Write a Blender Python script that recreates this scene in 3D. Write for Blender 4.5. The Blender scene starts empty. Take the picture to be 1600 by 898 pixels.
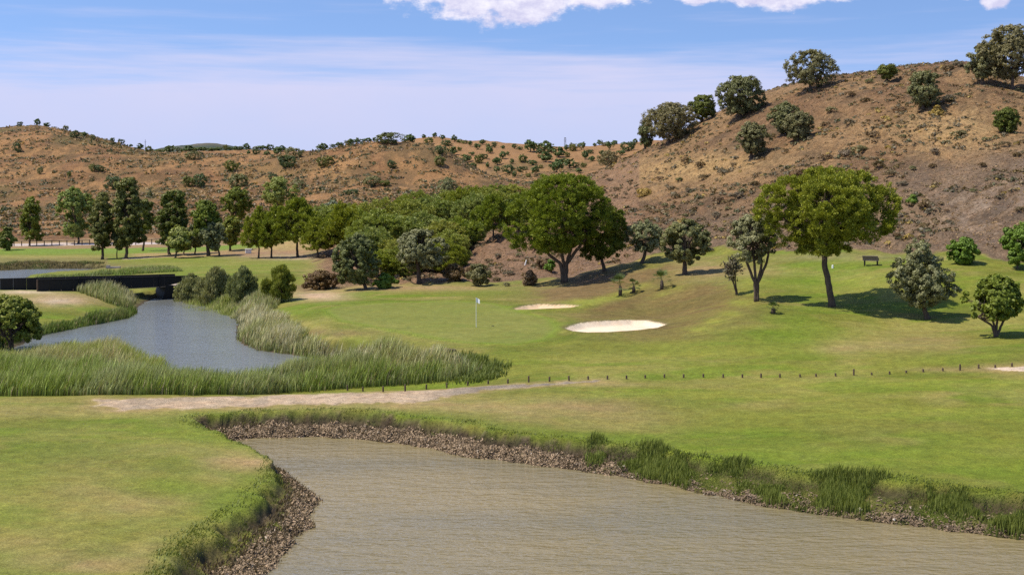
import bpy, math, random
import numpy as np
from math import radians, sin, cos, pi
F=2000.0; VH=280.0; H=13.0           # focal length in photo pixels, horizon row, eye height (m)
S=bpy.context.scene; COL=S.collection
rng=np.random.default_rng(7); random.seed(7)

# ------------------------------------------------------------------ noise
_T=rng.random((256,256))
def vnoise(x,y):
    xi=np.floor(x).astype(np.int64); yi=np.floor(y).astype(np.int64)
    fx=x-xi; fy=y-yi; fx=fx*fx*(3-2*fx); fy=fy*fy*(3-2*fy)
    a=_T[xi&255,yi&255]; b=_T[(xi+1)&255,yi&255]; c=_T[xi&255,(yi+1)&255]; d=_T[(xi+1)&255,(yi+1)&255]
    return (a*(1-fx)+b*fx)*(1-fy)+(c*(1-fx)+d*fx)*fy
def fbm(x,y,o=4,g=.5):
    s=0;a=1;t=0
    x=np.asarray(x,float);y=np.asarray(y,float)
    for i in range(o):
        s=s+a*vnoise(x+17.3*i,y+41.7*i); t+=a; a*=g; x=x*2.03; y=y*2.03
    return s/t                      # 0..1
def sstep(a,b,x): 
    t=np.clip((x-a)/(b-a),0,1); return t*t*(3-2*t)
def pchip(x,y,q):
    x=np.asarray(x,float);y=np.asarray(y,float);h=np.diff(x);d=np.diff(y)/h
    m=np.zeros_like(y)
    w1=2*h[1:]+h[:-1];w2=h[1:]+2*h[:-1];ok=d[1:]*d[:-1]>0
    with np.errstate(divide='ignore',invalid='ignore'):
        mm=(w1+w2)/(w1/d[:-1]+w2/d[1:])
    m[1:-1]=np.where(ok,mm,0); m[0]=d[0]; m[-1]=d[-1]
    q=np.clip(q,x[0],x[-1]); i=np.clip(np.searchsorted(x,q)-1,0,len(x)-2)
    t=(q-x[i])/h[i]
    return ((2*t**3-3*t**2+1)*y[i]+(t**3-2*t**2+t)*h[i]*m[i]+(-2*t**3+3*t**2)*y[i+1]+(t**3-t**2)*h[i]*m[i+1])

# ------------------------------------------------------------------ terrain
US=np.concatenate([np.arange(-900,-60,14),np.arange(-60,1660,2.5),np.arange(1660,2500,14)]).astype(float)
DS=np.concatenate([np.arange(12,36,1.),np.arange(36,80,.16),np.arange(80,135,.25),np.arange(135,250,.5),
   np.arange(250,650,2.2),np.arange(650,1200,7.),np.geomspace(1200,7000,46)])
NU,ND=len(US),len(DS)
def zv(v,D): return H-(v-VH)/F*D
# each row: list of (u, D, 'v' or 'z', value)
def row(pts):
    u=[p[0] for p in pts]; D=[p[1] for p in pts]; z=[(p[3] if p[2]=='z' else zv(p[3],p[1])) for p in pts]
    return np.exp(pchip(u,np.log(D),US)), pchip(u,z,US)
def rz(D,*uz): return [(u,D,'z',z) for u,z in uz]
ROWS=[]
A=ROWS.append
A(row(rz(11,(-900,1.2),(2500,1.4))))
A(row(rz(30,(-900,1.2),(2500,1.3))))
A(row(rz(45,(-900,1.3),(0,1.2),(400,1.0),(900,.9),(1600,1.1),(2500,1.6))))
A(row(rz(58,(-900,1.4),(0,1.2),(400,.95),(900,.95),(1600,1.5),(2500,2.2))))
A(row([(-900,69,'z',1.2),(0,69,'z',1.1),(300,69.5,'z',1.1),(600,71,'z',1.15),(900,73,'z',1.4),(1200,74,'v',589.5),(1400,74,'v',584.5),(1600,74,'v',573),(2500,74,'z',3.4)]))
A(row(rz(77,(-900,.2),(650,.12),(740,.7),(850,1.35),(1000,1.6),(1200,1.75),(1400,2.05),(1600,2.5),(2500,4))))
A(row(rz(86,(-900,.12),(400,.1),(500,.15),(600,.35),(700,1.3),(800,1.6),(1000,1.72),(1200,2.2),(1400,2.35),(1600,2.7),(2500,5))))
A(row([(-900,97,'z',.5),(0,97,'z',.3),(200,97,'z',.1),(400,97,'z',.1),(450,97,'z',.2),(520,97,'z',1.5),(600,97,'z',1.7),(746,97,'z',1.8),(900,97,'z',1.9),(1000,97,'z',1.95),(1100,97,'v',500),(1200,97,'v',490),(1300,97,'v',484),(1400,97,'v',484),(1500,97,'v',480),(1600,96,'v',475),(2500,96,'z',7)]))
A(row([(-900,112,'z',.9),(0,112,'z',.7),(130,112,'z',.5),(200,112,'z',.1),(400,112,'z',.1),(450,112,'z',1.2),(520,112,'z',1.8),(800,112,'z',1.9),(900,112,'z',2.15),(1000,112,'v',466),(1100,114,'v',446),(1200,108,'v',450),(1300,108,'v',448),(1400,104,'v',446),(1500,103,'v',442),(1600,99,'v',452),(2500,99,'z',9)]))
A(row([(-900,130,'z',1.7),(0,130,'z',1.65),(100,130,'z',1.5),(170,130,'z',.9),(210,130,'z',.1),(300,130,'z',.1),(350,130,'z',.5),(400,130,'z',1.2),(470,129,'v',460),(600,130,'v',453),(800,129,'v',449),(880,128,'v',441),(950,130,'v',425),(1000,130,'v',413),(1100,131,'v',401),(1200,123,'v',403),(1300,118,'v',403),(1400,115,'v',407),(1500,111,'v',408),(1600,106,'v',428),(2500,106,'z',16)]))
A(row([(-900,152,'z',.3),(0,152,'z',.2),(60,152,'z',.9),(100,152,'z',1.0),(200,152,'z',1.2),(300,152,'z',1.4),(400,152,'z',1.7),(500,152,'z',2.0),(600,152,'z',2.7),(700,151,'v',414),(800,150,'v',404),(900,148,'v',392),(1000,146,'v',372),(1100,145,'v',360),(1200,138,'v',358),(1300,135,'v',352),(1400,131,'v',345),(1500,129,'v',338),(1600,124,'v',340),(2500,124,'z',24)]))
A(row([(-900,188,'z',.6),(0,188,'z',.5),(150,188,'z',.6),(250,188,'z',1.1),(400,188,'z',1.5),(460,188,'z',1.6),(520,187,'v',396),(600,186,'v',378),(700,185,'v',360),(800,184,'v',346),(900,182,'v',330),(1000,180,'v',308),(1100,175,'v',285),(1200,168,'v',266),(1300,162,'v',250),(1400,157,'v',238),(1500,154,'v',226),(1600,148,'v',236),(2500,148,'z',36)]))
A(row([(-900,216,'v',392),(0,216,'v',392),(200,216,'v',391),(300,216,'v',389),(400,220,'v',380),(450,225,'v',358),(500,230,'v',338),(600,235,'v',323),(700,240,'v',314),(800,240,'v',302),(900,238,'v',278),(950,235,'v',261),(1000,232,'v',238),(1050,230,'v',214),(1100,228,'v',188),(1150,225,'v',162),(1200,222,'v',143),(1250,220,'v',131),(1300,218,'v',121),(1400,212,'v',109),(1500,205,'v',99),(1600,200,'v',122),(1800,200,'z',28),(2500,200,'z',30)]))
A(row([(-900,234,'v',383),(0,234,'v',383),(200,234,'v',381),(340,236,'v',379),(450,262,'z',3.0),(700,275,'z',5.0),(900,270,'z',8),(1000,268,'z',11),(1100,265,'z',17),(1300,255,'z',25),(1600,245,'z',24),(2500,245,'z',24)]))
A(row([(-900,310,'v',350),(200,310,'v',346),(400,310,'v',345),(500,310,'v',335),(700,320,'z',6),(1000,330,'z',7),(1300,330,'z',14),(2500,330,'z',14)]))
A(row([(-900,390,'v',312),(0,390,'v',310),(200,390,'v',302),(350,380,'v',308),(500,380,'v',300),(600,380,'v',298),(700,380,'v',298),(800,380,'z',8),(1000,400,'z',8),(2500,400,'z',12)]))
A(row([(-900,610,'v',240),(-300,605,'v',215),(0,600,'v',199),(50,600,'v',196),(100,590,'v',205),(150,580,'v',216),(200,560,'v',230),(250,540,'v',239),(300,520,'v',242),(350,505,'v',243),(400,500,'v',243),(450,490,'v',240),(500,480,'v',236),(550,470,'v',230),(600,460,'v',225),(650,455,'v',226),(700,450,'v',240),(750,450,'v',264),(800,450,'v',280),(900,450,'z',12),(1000,450,'z',12),(2500,450,'z',14)]))
A(row([(-900,700,'z',14),(0,690,'z',28),(200,660,'z',16),(400,570,'z',14),(600,530,'z',15),(700,520,'z',12),(900,520,'z',10),(2500,520,'z',12)]))
A(row([(-900,760,'z',18),(0,760,'z',20),(300,740,'z',18),(600,700,'z',14),(650,660,'v',278),(700,640,'v',277),(800,620,'v',276),(900,600,'v',276),(1000,590,'v',278),(1100,600,'z',14),(2500,600,'z',14)]))
A(row([(-900,960,'v',250),(0,960,'v',245),(200,950,'v',242),(300,930,'v',240),(400,920,'v',237),(500,910,'v',236),(600,900,'v',226),(650,880,'v',217),(680,870,'v',215),(720,865,'v',219),(800,860,'v',227),(860,860,'v',232),(920,860,'v',230),(960,860,'v',226),(1000,860,'v',221),(1050,870,'v',218),(1150,880,'v',222),(2500,880,'v',225)]))
A(row([(-900,1150,'z',22),(300,1150,'z',18),(700,1100,'z',26),(1100,1100,'z',26),(2500,1100,'z',26)]))
A(row([(-900,1900,'z',40),(2500,1900,'z',40)]))
A(row([(-900,2500,'v',252),(150,2500,'v',250),(230,2500,'v',236),(270,2500,'v',229),(300,2500,'v',226),(325,2500,'v',223.5),(350,2500,'v',226),(380,2500,'v',232),(430,2500,'v',238),(560,2500,'v',248),(2500,2500,'v',252)]))
A(row([(-900,7200,'z',60),(2500,7200,'z',60)]))
NR=len(ROWS)
RD=np.array([r[0] for r in ROWS]); RZ=np.array([r[1] for r in ROWS])
Z=np.zeros((ND,NU)); KK=np.zeros((ND,NU)); LD=np.log(DS)
for j in range(NU):
    lx=np.log(RD[:,j]); Z[:,j]=pchip(lx,RZ[:,j],LD); KK[:,j]=np.interp(LD,lx,np.arange(NR))
UU=np.tile(US,(ND,1)); DD=np.tile(DS[:,None],(1,NU)); XX=(UU-800)/F*DD; YY=DD
def ij(x,y):
    x=np.asarray(x,float);y=np.asarray(y,float)
    return np.interp(y,DS,np.arange(ND)), np.interp(800+F*x/y,US,np.arange(NU))
def zat(x,y,G=None):
    G=Z if G is None else G
    i,j=ij(x,y); i0=np.clip(np.floor(i).astype(int),0,ND-2); j0=np.clip(np.floor(j).astype(int),0,NU-2); a=i-i0;b=j-j0
    return (G[i0,j0]*(1-b)+G[i0,j0+1]*b)*(1-a)+(G[i0+1,j0]*(1-b)+G[i0+1,j0+1]*b)*a
def cast(u,v,dmin=0,dmax=1e9):
    """world point where the photo's sight line through (u,v) meets the ground"""
    j=int(round(np.interp(u,US,np.arange(NU)))); m=(DS>=max(dmin,12))&(DS<=dmax)
    D=DS[m]; vp=VH+(H-Z[m,j])/D*F
    hit=np.nonzero(vp<=v)[0]
    if len(hit) and hit[0]>0:
        k=hit[0]; t=(vp[k-1]-v)/(vp[k-1]-vp[k]+1e-9); d=D[k-1]+(D[k]-D[k-1])*t
    elif len(hit): d=D[0]
    else: d=D[np.argmin(vp)]
    x=(u-800)/F*d
    return float(x),float(d),float(zat(x,d))
def poly0(px,z=0.): return np.array([((u-800)/F*((H-z)*F/(v-VH)),(H-z)*F/(v-VH)) for u,v in px])
def polyg(px,**k): return np.array([cast(u,v,**k)[:2] for u,v in px])
def sdist(P,x,y):
    """signed distance to polygon, negative inside"""
    d=np.full(x.shape,1e9); ins=np.zeros(x.shape,bool); n=len(P)
    for i in range(n):
        ax,ay=P[i];bx,by=P[(i+1)%n]; ex,ey=bx-ax,by-ay
        t=np.clip(((x-ax)*ex+(y-ay)*ey)/(ex*ex+ey*ey+1e-12),0,1)
        d=np.minimum(d,(x-ax-t*ex)**2+(y-ay-t*ey)**2)
        c=((ay>y)!=(by>y))
        with np.errstate(divide='ignore',invalid='ignore'): c&=(x<(bx-ax)*(y-ay)/(by-ay+1e-12)+ax)
        ins^=c
    d=np.sqrt(d); return np.where(ins,-d,d)
def sdgrid(P,pad=8):
    out=np.full((ND,NU),99.)
    m=(XX>P[:,0].min()-pad)&(XX<P[:,0].max()+pad)&(YY>P[:,1].min()-pad)&(YY<P[:,1].max()+pad)
    out[m]=sdist(P,XX[m],YY[m]); return out
POND1=poly0([(350,688),(400,684),(500,682),(570,686),(620,692),(680,700),(720,712),(800,722),(880,732),(960,742),(1060,762),(1200,790),(1300,805),(1400,818),(1500,830),(1600,842),(1900,880),(2400,950),(2900,1300),(700,1500),(330,1050),(412,898),(440,866),(456,848),(470,830),(488,812),(484,797),(493,783),(470,762),(448,748),(425,733),(400,718),(375,704)])
POND2=poly0([(-120,560),(20,545),(60,522),(120,512),(180,500),(214,487),(222,474),(240,466),(262,466),(300,470),(330,478),(362,486),(373,505),(368,530),(400,547),(470,556),(530,562),(560,575),(545,592),(400,601),(200,601),(60,592),(-120,590)])
POND3=poly0([(-900,462),(0,456),(16,455),(34,436),(80,431),(130,429),(165,424),(158,420.5),(100,419.5),(40,420.5),(0,422.5),(-300,423),(-900,426)])
nz=fbm(XX*.9,YY*.9,3)-.5; nf=fbm(XX*3.1,YY*3.1,3)-.5
SD1=sdgrid(POND1)+nz*.7+nf*.35; SD2=sdgrid(POND2)+nz*.9; SD3=sdgrid(POND3)+nz*1.2
# gentle relief
hill=sstep(9.05,9.5,KK)*sstep(440,560,UU+ (YY<0)); hill=np.maximum(hill,sstep(238,262,YY))
far=sstep(250,420,YY)
relief=(fbm(XX/9,YY/9,5)-.5)*1.5*hill*(1+0*far)+(fbm(XX/45,YY/45,4)-.5)*5.*hill*far+(fbm(XX/1.6,YY/1.6,3)-.5)*.45*hill*(1-far*.3)
# erosion gullies run down the slope
gul=np.abs(fbm(XX/5.5+YY*.06,YY/28,3)-.5)*2
relief-=(1-sstep(0,.22,gul))*.55*hill*(YY<245)
edge=sstep(11.2,12,KK)*(1-sstep(12.,12.8,KK))*(YY<300); relief*=1-.6*edge
relief+=(fbm(XX/7,YY/7,2)-.5)*.28*(1-hill)+(fbm(XX/.9,YY/.9,2)-.5)*.05*(1-hill)
Z=Z+relief
# mounds of the fairway side
def mound(u,v,r,h,ry=None):
    global Z
    x,y,_=cast(u,v); ry=ry or r
    Z=Z+h*np.exp(-((XX-x)/r)**2-((YY-y)/ry)**2)
mound(1180,500,5,.8,6); mound(1030,478,4.2,-.75,7); mound(1095,448,4,.5,7); mound(960,478,4,.35,3); mound(100,470,5,.45,4)
mound(1330,455,7,.25,4); mound(250,655,7,.15,2.5)
def bank(sd,bw,nn,sharp):
    t=np.clip(sd/bw,0,1.6)
    p=np.where(t<sharp,.5*(t/sharp)**.8,.5+.5*sstep(sharp,1.0,t))
    return p
def carve(sd,bw,sharp,bumps):
    global Z
    m=sd<bw*1.7
    p=bank(sd,bw,nf,sharp)
    zb=np.maximum(Z,.25)
    rough=(fbm(XX*2.6,YY*2.6,3)-.5)*bumps*np.clip(1-sd/(bw*1.15),0,1)*(sd>0)
    zz=np.where(sd>0,np.maximum(.03,zb*p+rough),np.maximum(-.9,sd*.5))
    Z=np.where(m,zz,Z)
XP=UU
bw1=np.where((XX<-3.5)&(YY<61.5),np.interp(YY,[30,44,50,53,55.5,61],[2.7,2.4,1.9,1.3,.8,.8]),1.5)
bw1=np.where((UU>700),np.interp(UU,[700,960,1600],[1.5,2.0,2.2]),bw1)
LEFTB=(XX<-3.5)&(YY<54.5)
bw1=bw1*(.8+.5*fbm(XX*.6+9,YY*.6,2))
carve(SD1,bw1,.62,.42); carve(SD2,1.3,.6,.15); carve(SD3,1.2,.7,.2)
# bunkers, path, green outlines
BK2=polyg([(884,513),(893,509),(908,505),(940,502),(985,500),(1012,501),(1032,505),(1040,508),(1024,513),(990,517),(950,519.5),(920,520),(897,518)])
BK1=polyg([(804,482.5),(820,478),(842,475.5),(875,476),(903,478.5),(890,481),(860,482.5),(830,484),(808,484.5)])
PATH=polyg([(150,625),(300,621),(500,615),(600,612.5),(680,609),(750,603.5),(860,598),(930,594.5),(930,596.6),(860,601),(775,607),(715,616),(640,629),(560,629),(430,632),(300,637),(190,640),(150,634)],dmax=120)
PATH2=polyg([(1547,575),(1600,572.5),(1760,570),(1760,576),(1600,580),(1570,579)],dmax=120)
GREEN=polyg([(508,484),(540,478),(620,472),(700,470),(770,474),(815,488),(860,498),(870,515),(850,530),(800,538),(730,535),(660,525),(590,512),(530,500)])
GAP=polyg([(455,478),(470,462),(520,452),(600,452),(720,449),(836,449)],dmax=140)
SB1=sdgrid(BK1,4)+nf*.12; SB2=sdgrid(BK2,4)+nf*.10; SP=np.minimum(sdgrid(PATH,4)+nf*.9+nz*.9, sdgrid(PATH2,4)); SG=sdgrid(GREEN,6)
for sb,dp in((SB1,.32),(SB2,.34)):
    Z=Z-dp*sstep(.12,-.55,sb)+.10*np.exp(-((sb-.5)/.5)**2)
VV=VH+(H-Z)/DD*F       # photo row of every ground vertex

# ------------------------------------------------------------------ ground colours (albedo, linear)
def C(*a): return np.array(a,float)
col=np.zeros((ND,NU,3))
def mix(w,c):
    global col
    w=np.clip(w,0,1)[...,None]; col=col*(1-w)+c*w
n1=fbm(XX/6,YY/6,4); n2=fbm(XX/1.3,YY/1.3,3); n3=fbm(XX/18+5,YY/9,3); n4=fbm(XX/3,YY/2.4,3)
GRS=C(.148,.160,.024); DRY=C(.265,.215,.075); BRT=C(.105,.160,.012); TAN=C(.30,.215,.10); SOIL=C(.155,.098,.058); PALE=C(.47,.37,.25)
col[:]=GRS
mix(sstep(.42,.66,n1)*.5,DRY); mix(sstep(.46,.62,fbm(XX/5+50,YY/2.5,4))*.8,BRT); mix(sstep(.52,.68,fbm(XX/9+20,YY/3.5,4))*.6,GRS*.72); mix(sstep(.55,.8,n4)*.35,DRY)
def blob(u,v,ru,rv,c,s=1.,d=150,n=.5):
    m=(np.abs(UU-u)<ru*2.4)&(np.abs(VV-v)<rv*2.4)&(YY<d)
    q=((UU-u)/ru)**2+((VV-v)/rv)**2
    w=np.where(m,np.exp(-q*.9)*(1-n+2*n*n2*1.0),0)*s
    mix(w*1.1,c)
B=blob
# left lawn
B(210,665,170,22,BRT,.55); B(60,640,160,10,DRY,.6); B(210,792,45,14,TAN,.8); B(335,748,40,9,TAN,.7); B(400,745,90,45,BRT,.45)
B(60,690,110,30,BRT,.25); B(140,745,190,50,C(.19,.175,.05),.55); B(230,850,150,40,C(.20,.18,.055),.5); B(110,775,130,40,DRY,.45); B(150,880,140,18,TAN,.6); B(60,850,90,30,DRY,.4); B(270,700,90,12,DRY,.5); B(350,715,40,14,TAN,.55); B(300,830,70,30,DRY,.35); B(270,760,60,14,BRT,.6); B(20,740,60,24,BRT,.4)
B(300,640,350,9,DRY,.6)
# band along track
B(820,640,170,22,TAN,.6); B(940,640,110,18,SOIL*1.5,.45); B(700,632,120,9,TAN,.6); B(1010,660,80,14,TAN,.5); B(960,600,80,4,TAN,.5); B(450,650,150,8,BRT,.6); B(640,652,120,9,BRT,.5);B(1500,577,70,4,TAN,.6)
B(1100,690,190,28,BRT,.55); B(1350,720,220,34,BRT,.6); B(1540,700,90,40,GRS*1.1,.5); B(1250,640,250,18,GRS*1.1,.6); B(1180,633,60,6,DRY,.5)
# green complex
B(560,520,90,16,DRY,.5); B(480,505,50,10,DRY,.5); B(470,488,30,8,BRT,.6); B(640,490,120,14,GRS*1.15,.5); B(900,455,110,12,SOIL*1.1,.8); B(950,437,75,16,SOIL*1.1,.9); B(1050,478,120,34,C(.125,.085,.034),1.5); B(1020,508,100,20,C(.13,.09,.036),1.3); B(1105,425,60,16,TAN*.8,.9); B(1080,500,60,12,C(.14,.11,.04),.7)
B(1240,530,90,22,BRT,.7); B(1290,440,140,16,BRT*1.1,.55); B(1380,535,90,22,DRY,.55); B(1315,545,40,7,TAN,.7); B(1450,535,70,14,TAN*.8,.5); B(1500,560,90,10,BRT,.4); B(1200,520,90,10,BRT,.5)
B(1180,425,60,7,TAN,.4); B(1310,402,120,6,C(.19,.17,.07),.7); B(880,560,120,22,GRS,.4); B(720,552,36,14,DRY,.5); B(745,582,40,9,DRY,.5); B(760,455,90,6,BRT,.6); B(1130,560,160,10,GRS,.4)
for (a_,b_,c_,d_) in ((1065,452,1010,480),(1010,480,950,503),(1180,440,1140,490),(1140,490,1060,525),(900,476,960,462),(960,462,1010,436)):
    for t_ in (0,.33,.66): B(a_+(c_-a_)*t_,b_+(d_-b_)*t_,24,5.5,C(.20,.215,.035),.75,150,.2)  # bright strips paint highlights along the mound crests
B(1080,545,200,10,GRS*1.25,.6); B(860,545,150,8,GRS*.75,.5); B(1350,600,250,9,GRS*1.3,.5); B(1100,615,200,7,GRS*1.25,.5); B(1300,660,260,9,GRS*.8,.5); B(1480,640,180,8,GRS*1.25,.5)
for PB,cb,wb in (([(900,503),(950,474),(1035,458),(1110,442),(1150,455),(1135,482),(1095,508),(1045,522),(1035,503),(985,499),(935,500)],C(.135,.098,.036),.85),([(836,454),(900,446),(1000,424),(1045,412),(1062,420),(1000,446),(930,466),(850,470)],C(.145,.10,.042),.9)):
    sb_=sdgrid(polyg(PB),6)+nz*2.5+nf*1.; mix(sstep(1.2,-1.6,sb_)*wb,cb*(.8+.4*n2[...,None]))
B(400,724,60,12,TAN,.9)
# mowing streaks on the fairways
mow=(fbm(XX/12+YY/30,YY/2.6+XX/22,2)); mix((sstep(.5,.62,mow)*.22)*(YY<110),GRS*1.3); mix(sstep(.5,.36,mow)*.22*(YY<110),GRS*.75)
# putting surface and collar
g=C(.150,.165,.036)
mix((SG<0)*.75,g); mix(np.exp(-((SG-.1)/.5)**2)*.55,BRT*1.15); mix(np.exp(-((SG-1.5)/.7)**2)*.35,BRT*.8)
# left: banks, mound, far fairways
m=(YY>104)&(YY<240)&(UU<540)
mix(m*sstep(150,165,YY)*.6,C(.16,.185,.035))
mix((m&(YY>206)&(YY<222))*sstep(206,212,YY)*.85,C(.135,.20,.03))
B(100,467,75,10,TAN*.95,.95,145); B(90,470,30,6,PALE*.8,.7,145); B(40,456,40,3,PALE,.8,145)
mix((m&(YY>186)&(UU<170)&(YY<202))*.55,C(.17,.13,.06)); mix((m&(YY>200)&(UU<160)&(YY<206))*.5,DRY)
B(100,416,120,6,C(.16,.12,.06),.8,200)
trk=m&(UU>190)&(YY>193)&(YY<207); mix(trk*.9*sstep(190,225,UU)*(n2*.6+.6),TAN); mix(trk*np.exp(-((VV-404)/1.6)**2)*(UU<330)*.9,PALE*.9)
B(420,397,80,7,SOIL*1.5,.9,215); B(470,402,60,4,PALE*.8,.7,215)
verge=(YY>222)&(YY<262)&(UU<460); mix(verge*.9,C(.24,.16,.085)); mix((YY>262)&(YY<330)&(UU<460)&(n1>.45),C(.14,.14,.045))
road=(YY>231)&(YY<238.5)&(UU<345); mix(road*.95,C(.42,.36,.33))
# hills
HS=C(.175,.105,.056); HS2=C(.255,.162,.080); HS3=C(.10,.070,.042)
hm=sstep(.35,.6,hill+ (n2-.5)*.5); hillcol=np.zeros_like(col); hillcol[:]=HS
def hmix(w,c):
    global hillcol
    w=np.clip(w,0,1)[...,None]; hillcol=hillcol*(1-w)+c*w
hn=fbm(XX/14,YY/14,4); hn2=fbm(XX/3.5+3,YY/3.5,4); hn3=fbm(XX/40+1,YY/60,3)
hmix(sstep(.42,.58,hn)*.9,HS2); hmix(sstep(.5,.68,hn2)*.65,HS3); hmix(sstep(.56,.7,fbm(XX/1.4,YY/1.4,3))*.4,HS2*1.15)
nr=YY<250
# grey-brown stony ground low on the right hand slope, golden grass band above
st=sstep(0,60,(VV-(330-(UU-1000)*.22)))*nr
hmix(st*.8,C(.185,.132,.085)); hmix(st*sstep(.5,.7,hn2)*.5,C(.14,.10,.07))
gold=np.exp(-((VV-(262-(UU-1080)*.08))/20)**2)*np.exp(-((UU-1080)/110)**2)*nr; hmix(gold*1.4*(n2+.3),C(.34,.225,.10))
gold=np.exp(-((VV-200)/34)**2)*np.exp(-((UU-1480)/100)**2)*nr; hmix(gold*1.3*(n2+.2),C(.36,.24,.11))
strata=np.exp(-((VV-(330-(UU-1500)*.2))/50)**2)*np.exp(-((UU-1560)/110)**2)*nr
sl=fbm((XX*.5-Z*.9)*2.2,(XX+YY)*.18,3); hmix(strata*sstep(.5,.6,sl)*.7,C(.11,.085,.065)); hmix(strata*sstep(.47,.4,sl)*.6,C(.30,.23,.17))
Z=Z-strata*hill*(sstep(.5,.58,sl)*.22)
# orchard hill: bare orange soil ; left hill: greenish scrub patches
orch=(YY>560)&(YY<1200)&(UU>600); hmix(orch*.8,C(.235,.15,.08)*(.85+.3*n2[...,None]))
lh=(YY>330)&(YY<700)
hmix(lh*sstep(.47,.6,fbm(XX/28+7,YY/40,4))*np.interp(UU,[0,230,330],[.85,.7,.35]),C(.105,.095,.042))
hmix(lh*sstep(.52,.66,fbm(XX/16,YY/34,3))*.7,C(.26,.16,.08))
hmix(lh*sstep(.52,.6,fbm(XX/4,YY/9,3))*.6,C(.11,.082,.045))
hmix((YY>1900)*1.,C(.040,.058,.050)); hmix((YY>1900)*(fbm(XX/60,YY/60,3)>.58)*.6,C(.12,.11,.09))
hillcol=np.where((YY>250)[...,None],hillcol*np.array([1.13,1.02,.87]),hillcol)
w=hm[...,None]; col=col*(1-w)+hillcol*w
# bare soil below the pine grove
gs=hill*(YY<250)*(UU<1000)*(UU>430); w=np.clip(gs*.75,0,1); mix(w,C(.225,.140,.085)*(.8+.4*n2[...,None]))
B(640,450,150,5,TAN*.9,.9,140); B(500,462,40,7,C(.42,.30,.19),.95,140); B(480,450,20,8,SOIL*1.2,.6,140); B(520,520,60,5,SOIL,.5)
# shoreline soils, with the undercut's shade painted in
MUD=C(.12,.088,.058); LIT=C(.26,.195,.125)
mn=fbm(XX*1.6,YY*1.6,3); bt=SD1/np.maximum(bw1,.3)
brown=sstep(.95,.6,bt+(mn-.5)*.7+.28*LEFTB)*(1-.9*((XX<-4)&(YY>55)&(YY<61.5))); east=sstep(930,1010,UU)*(YY<60)
mix(brown*(1-.8*east),MUD); mix(brown*sstep(.45,.7,fbm(XX*5,YY*5,2))*.75*(1-.8*east),LIT); mix(brown*sstep(.52,.62,fbm(XX*1.1+8,YY*1.1,3))*(bt>.3)*(.6),C(.09,.12,.025))
mix(np.exp(-((bt-.72)/.12)**2)*.8*(bt>0),C(.055,.042,.026)); mix((SD1<.12)*.7,MUD*.5); gap=(sstep(.50,.58,fbm(XX*1.1+60,YY*1.1,3))*np.exp(-((bt-.66)/.16)**2))*(SD1<6)*(SD1>0); mix(gap*.9,C(.062,.046,.030)); Z=Z-gap*.16; mix(sstep(1.5,1.05,bt)*(bt>.95)*.2,BRT)  # dark band and gap patches paint undercut shade; the gaps are also carved
for sd in(SD2,SD3): mix(sstep(1.6,.5,sd)*.9,C(.075,.072,.030)); mix((sd<.35)*.8,MUD*.6)
SANDC=C(.66,.55,.41)
for sb,s in((SB1,.84),(SB2,1.)):
    mix(sstep(.12,-.05,sb)*1.,SANDC*(C(.80,.72,.62) if s<.9 else 1.)*(.93+.14*n2[...,None])); mix(np.exp(-((sb-.22)/.14)**2)*.6,C(.13,.11,.05))  # dark ring paints the shadow of the grass lip round the sand
gv=C(.44,.335,.225)*(.72+.55*fbm(XX*2.5,YY*2.5,3)[...,None])
pw=sstep(.30,-.35,SP+(n2-.5)*1.1)
mix(sstep(1.5,0,SP)*.5,TAN); mix(pw,gv); mix(pw*(UU<420)*(n4>.5)*.4,C(.25,.21,.16))
mix(pw*sstep(640,760,UU)*(UU<1000)*.75,C(.17,.155,.13)); mix((sdgrid(PATH2,4)<0)*1.,C(.50,.40,.30))
ROUGH=np.clip(hm+brown*1.2*(SD1<4)+pw*.35-(SB2<0)*.3,0,1)
ROUGH=np.where((SB1<0)|(SB2<0),-.75,np.where(SG<0,-.35,np.maximum(ROUGH,.14))); ROUGH=np.where(road,.1,ROUGH)

# ------------------------------------------------------------------ mesh helpers
def mesh_from(name,co,faces_flat,loop_starts,mats,colr=None,extra=None,smooth=False,mi=None):
    me=bpy.data.meshes.new(name)
    me.vertices.add(len(co)); me.vertices.foreach_set('co',np.asarray(co,np.float32).ravel())
    me.loops.add(len(faces_flat)); me.loops.foreach_set('vertex_index',np.asarray(faces_flat,np.int32).ravel())
    me.polygons.add(len(loop_starts)); me.polygons.foreach_set('loop_start',np.asarray(loop_starts,np.int32))
    if mi is not None: me.polygons.foreach_set('material_index',np.asarray(mi,np.int32))
    for m in (mats if isinstance(mats,(list,tuple)) else [mats]): me.materials.append(m)
    me.update(calc_edges=True)
    if colr is not None:
        a=me.attributes.new('col','FLOAT_COLOR','POINT'); c=np.ones((len(co),4),np.float32); c[:,:3]=colr
        a.data.foreach_set('color',c.ravel())
    if extra:
        for k,v in extra.items():
            a=me.attributes.new(k,'FLOAT','POINT'); a.data.foreach_set('value',np.asarray(v,np.float32).ravel())
    me.polygons.foreach_set('use_smooth',[smooth]*len(loop_starts))
    me.update(); return me
def link(name,me,parent=None,loc=None):
    o=bpy.data.objects.new(name,me); COL.objects.link(o)
    if parent is not None: o.parent=parent
    if loc is not None: o.location=loc
    return o
def tag(o,label=None,cat=None,group=None,kind=None):
    if label:o['label']=label
    if cat:o['category']=cat
    if group:o['group']=group
    if kind:o['kind']=kind
    return o
def empty(name,loc,rz=0): 
    o=bpy.data.objects.new(name,None); COL.objects.link(o); o.location=loc; o.rotation_euler=(0,0,rz); o.empty_display_size=.3; return o
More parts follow.
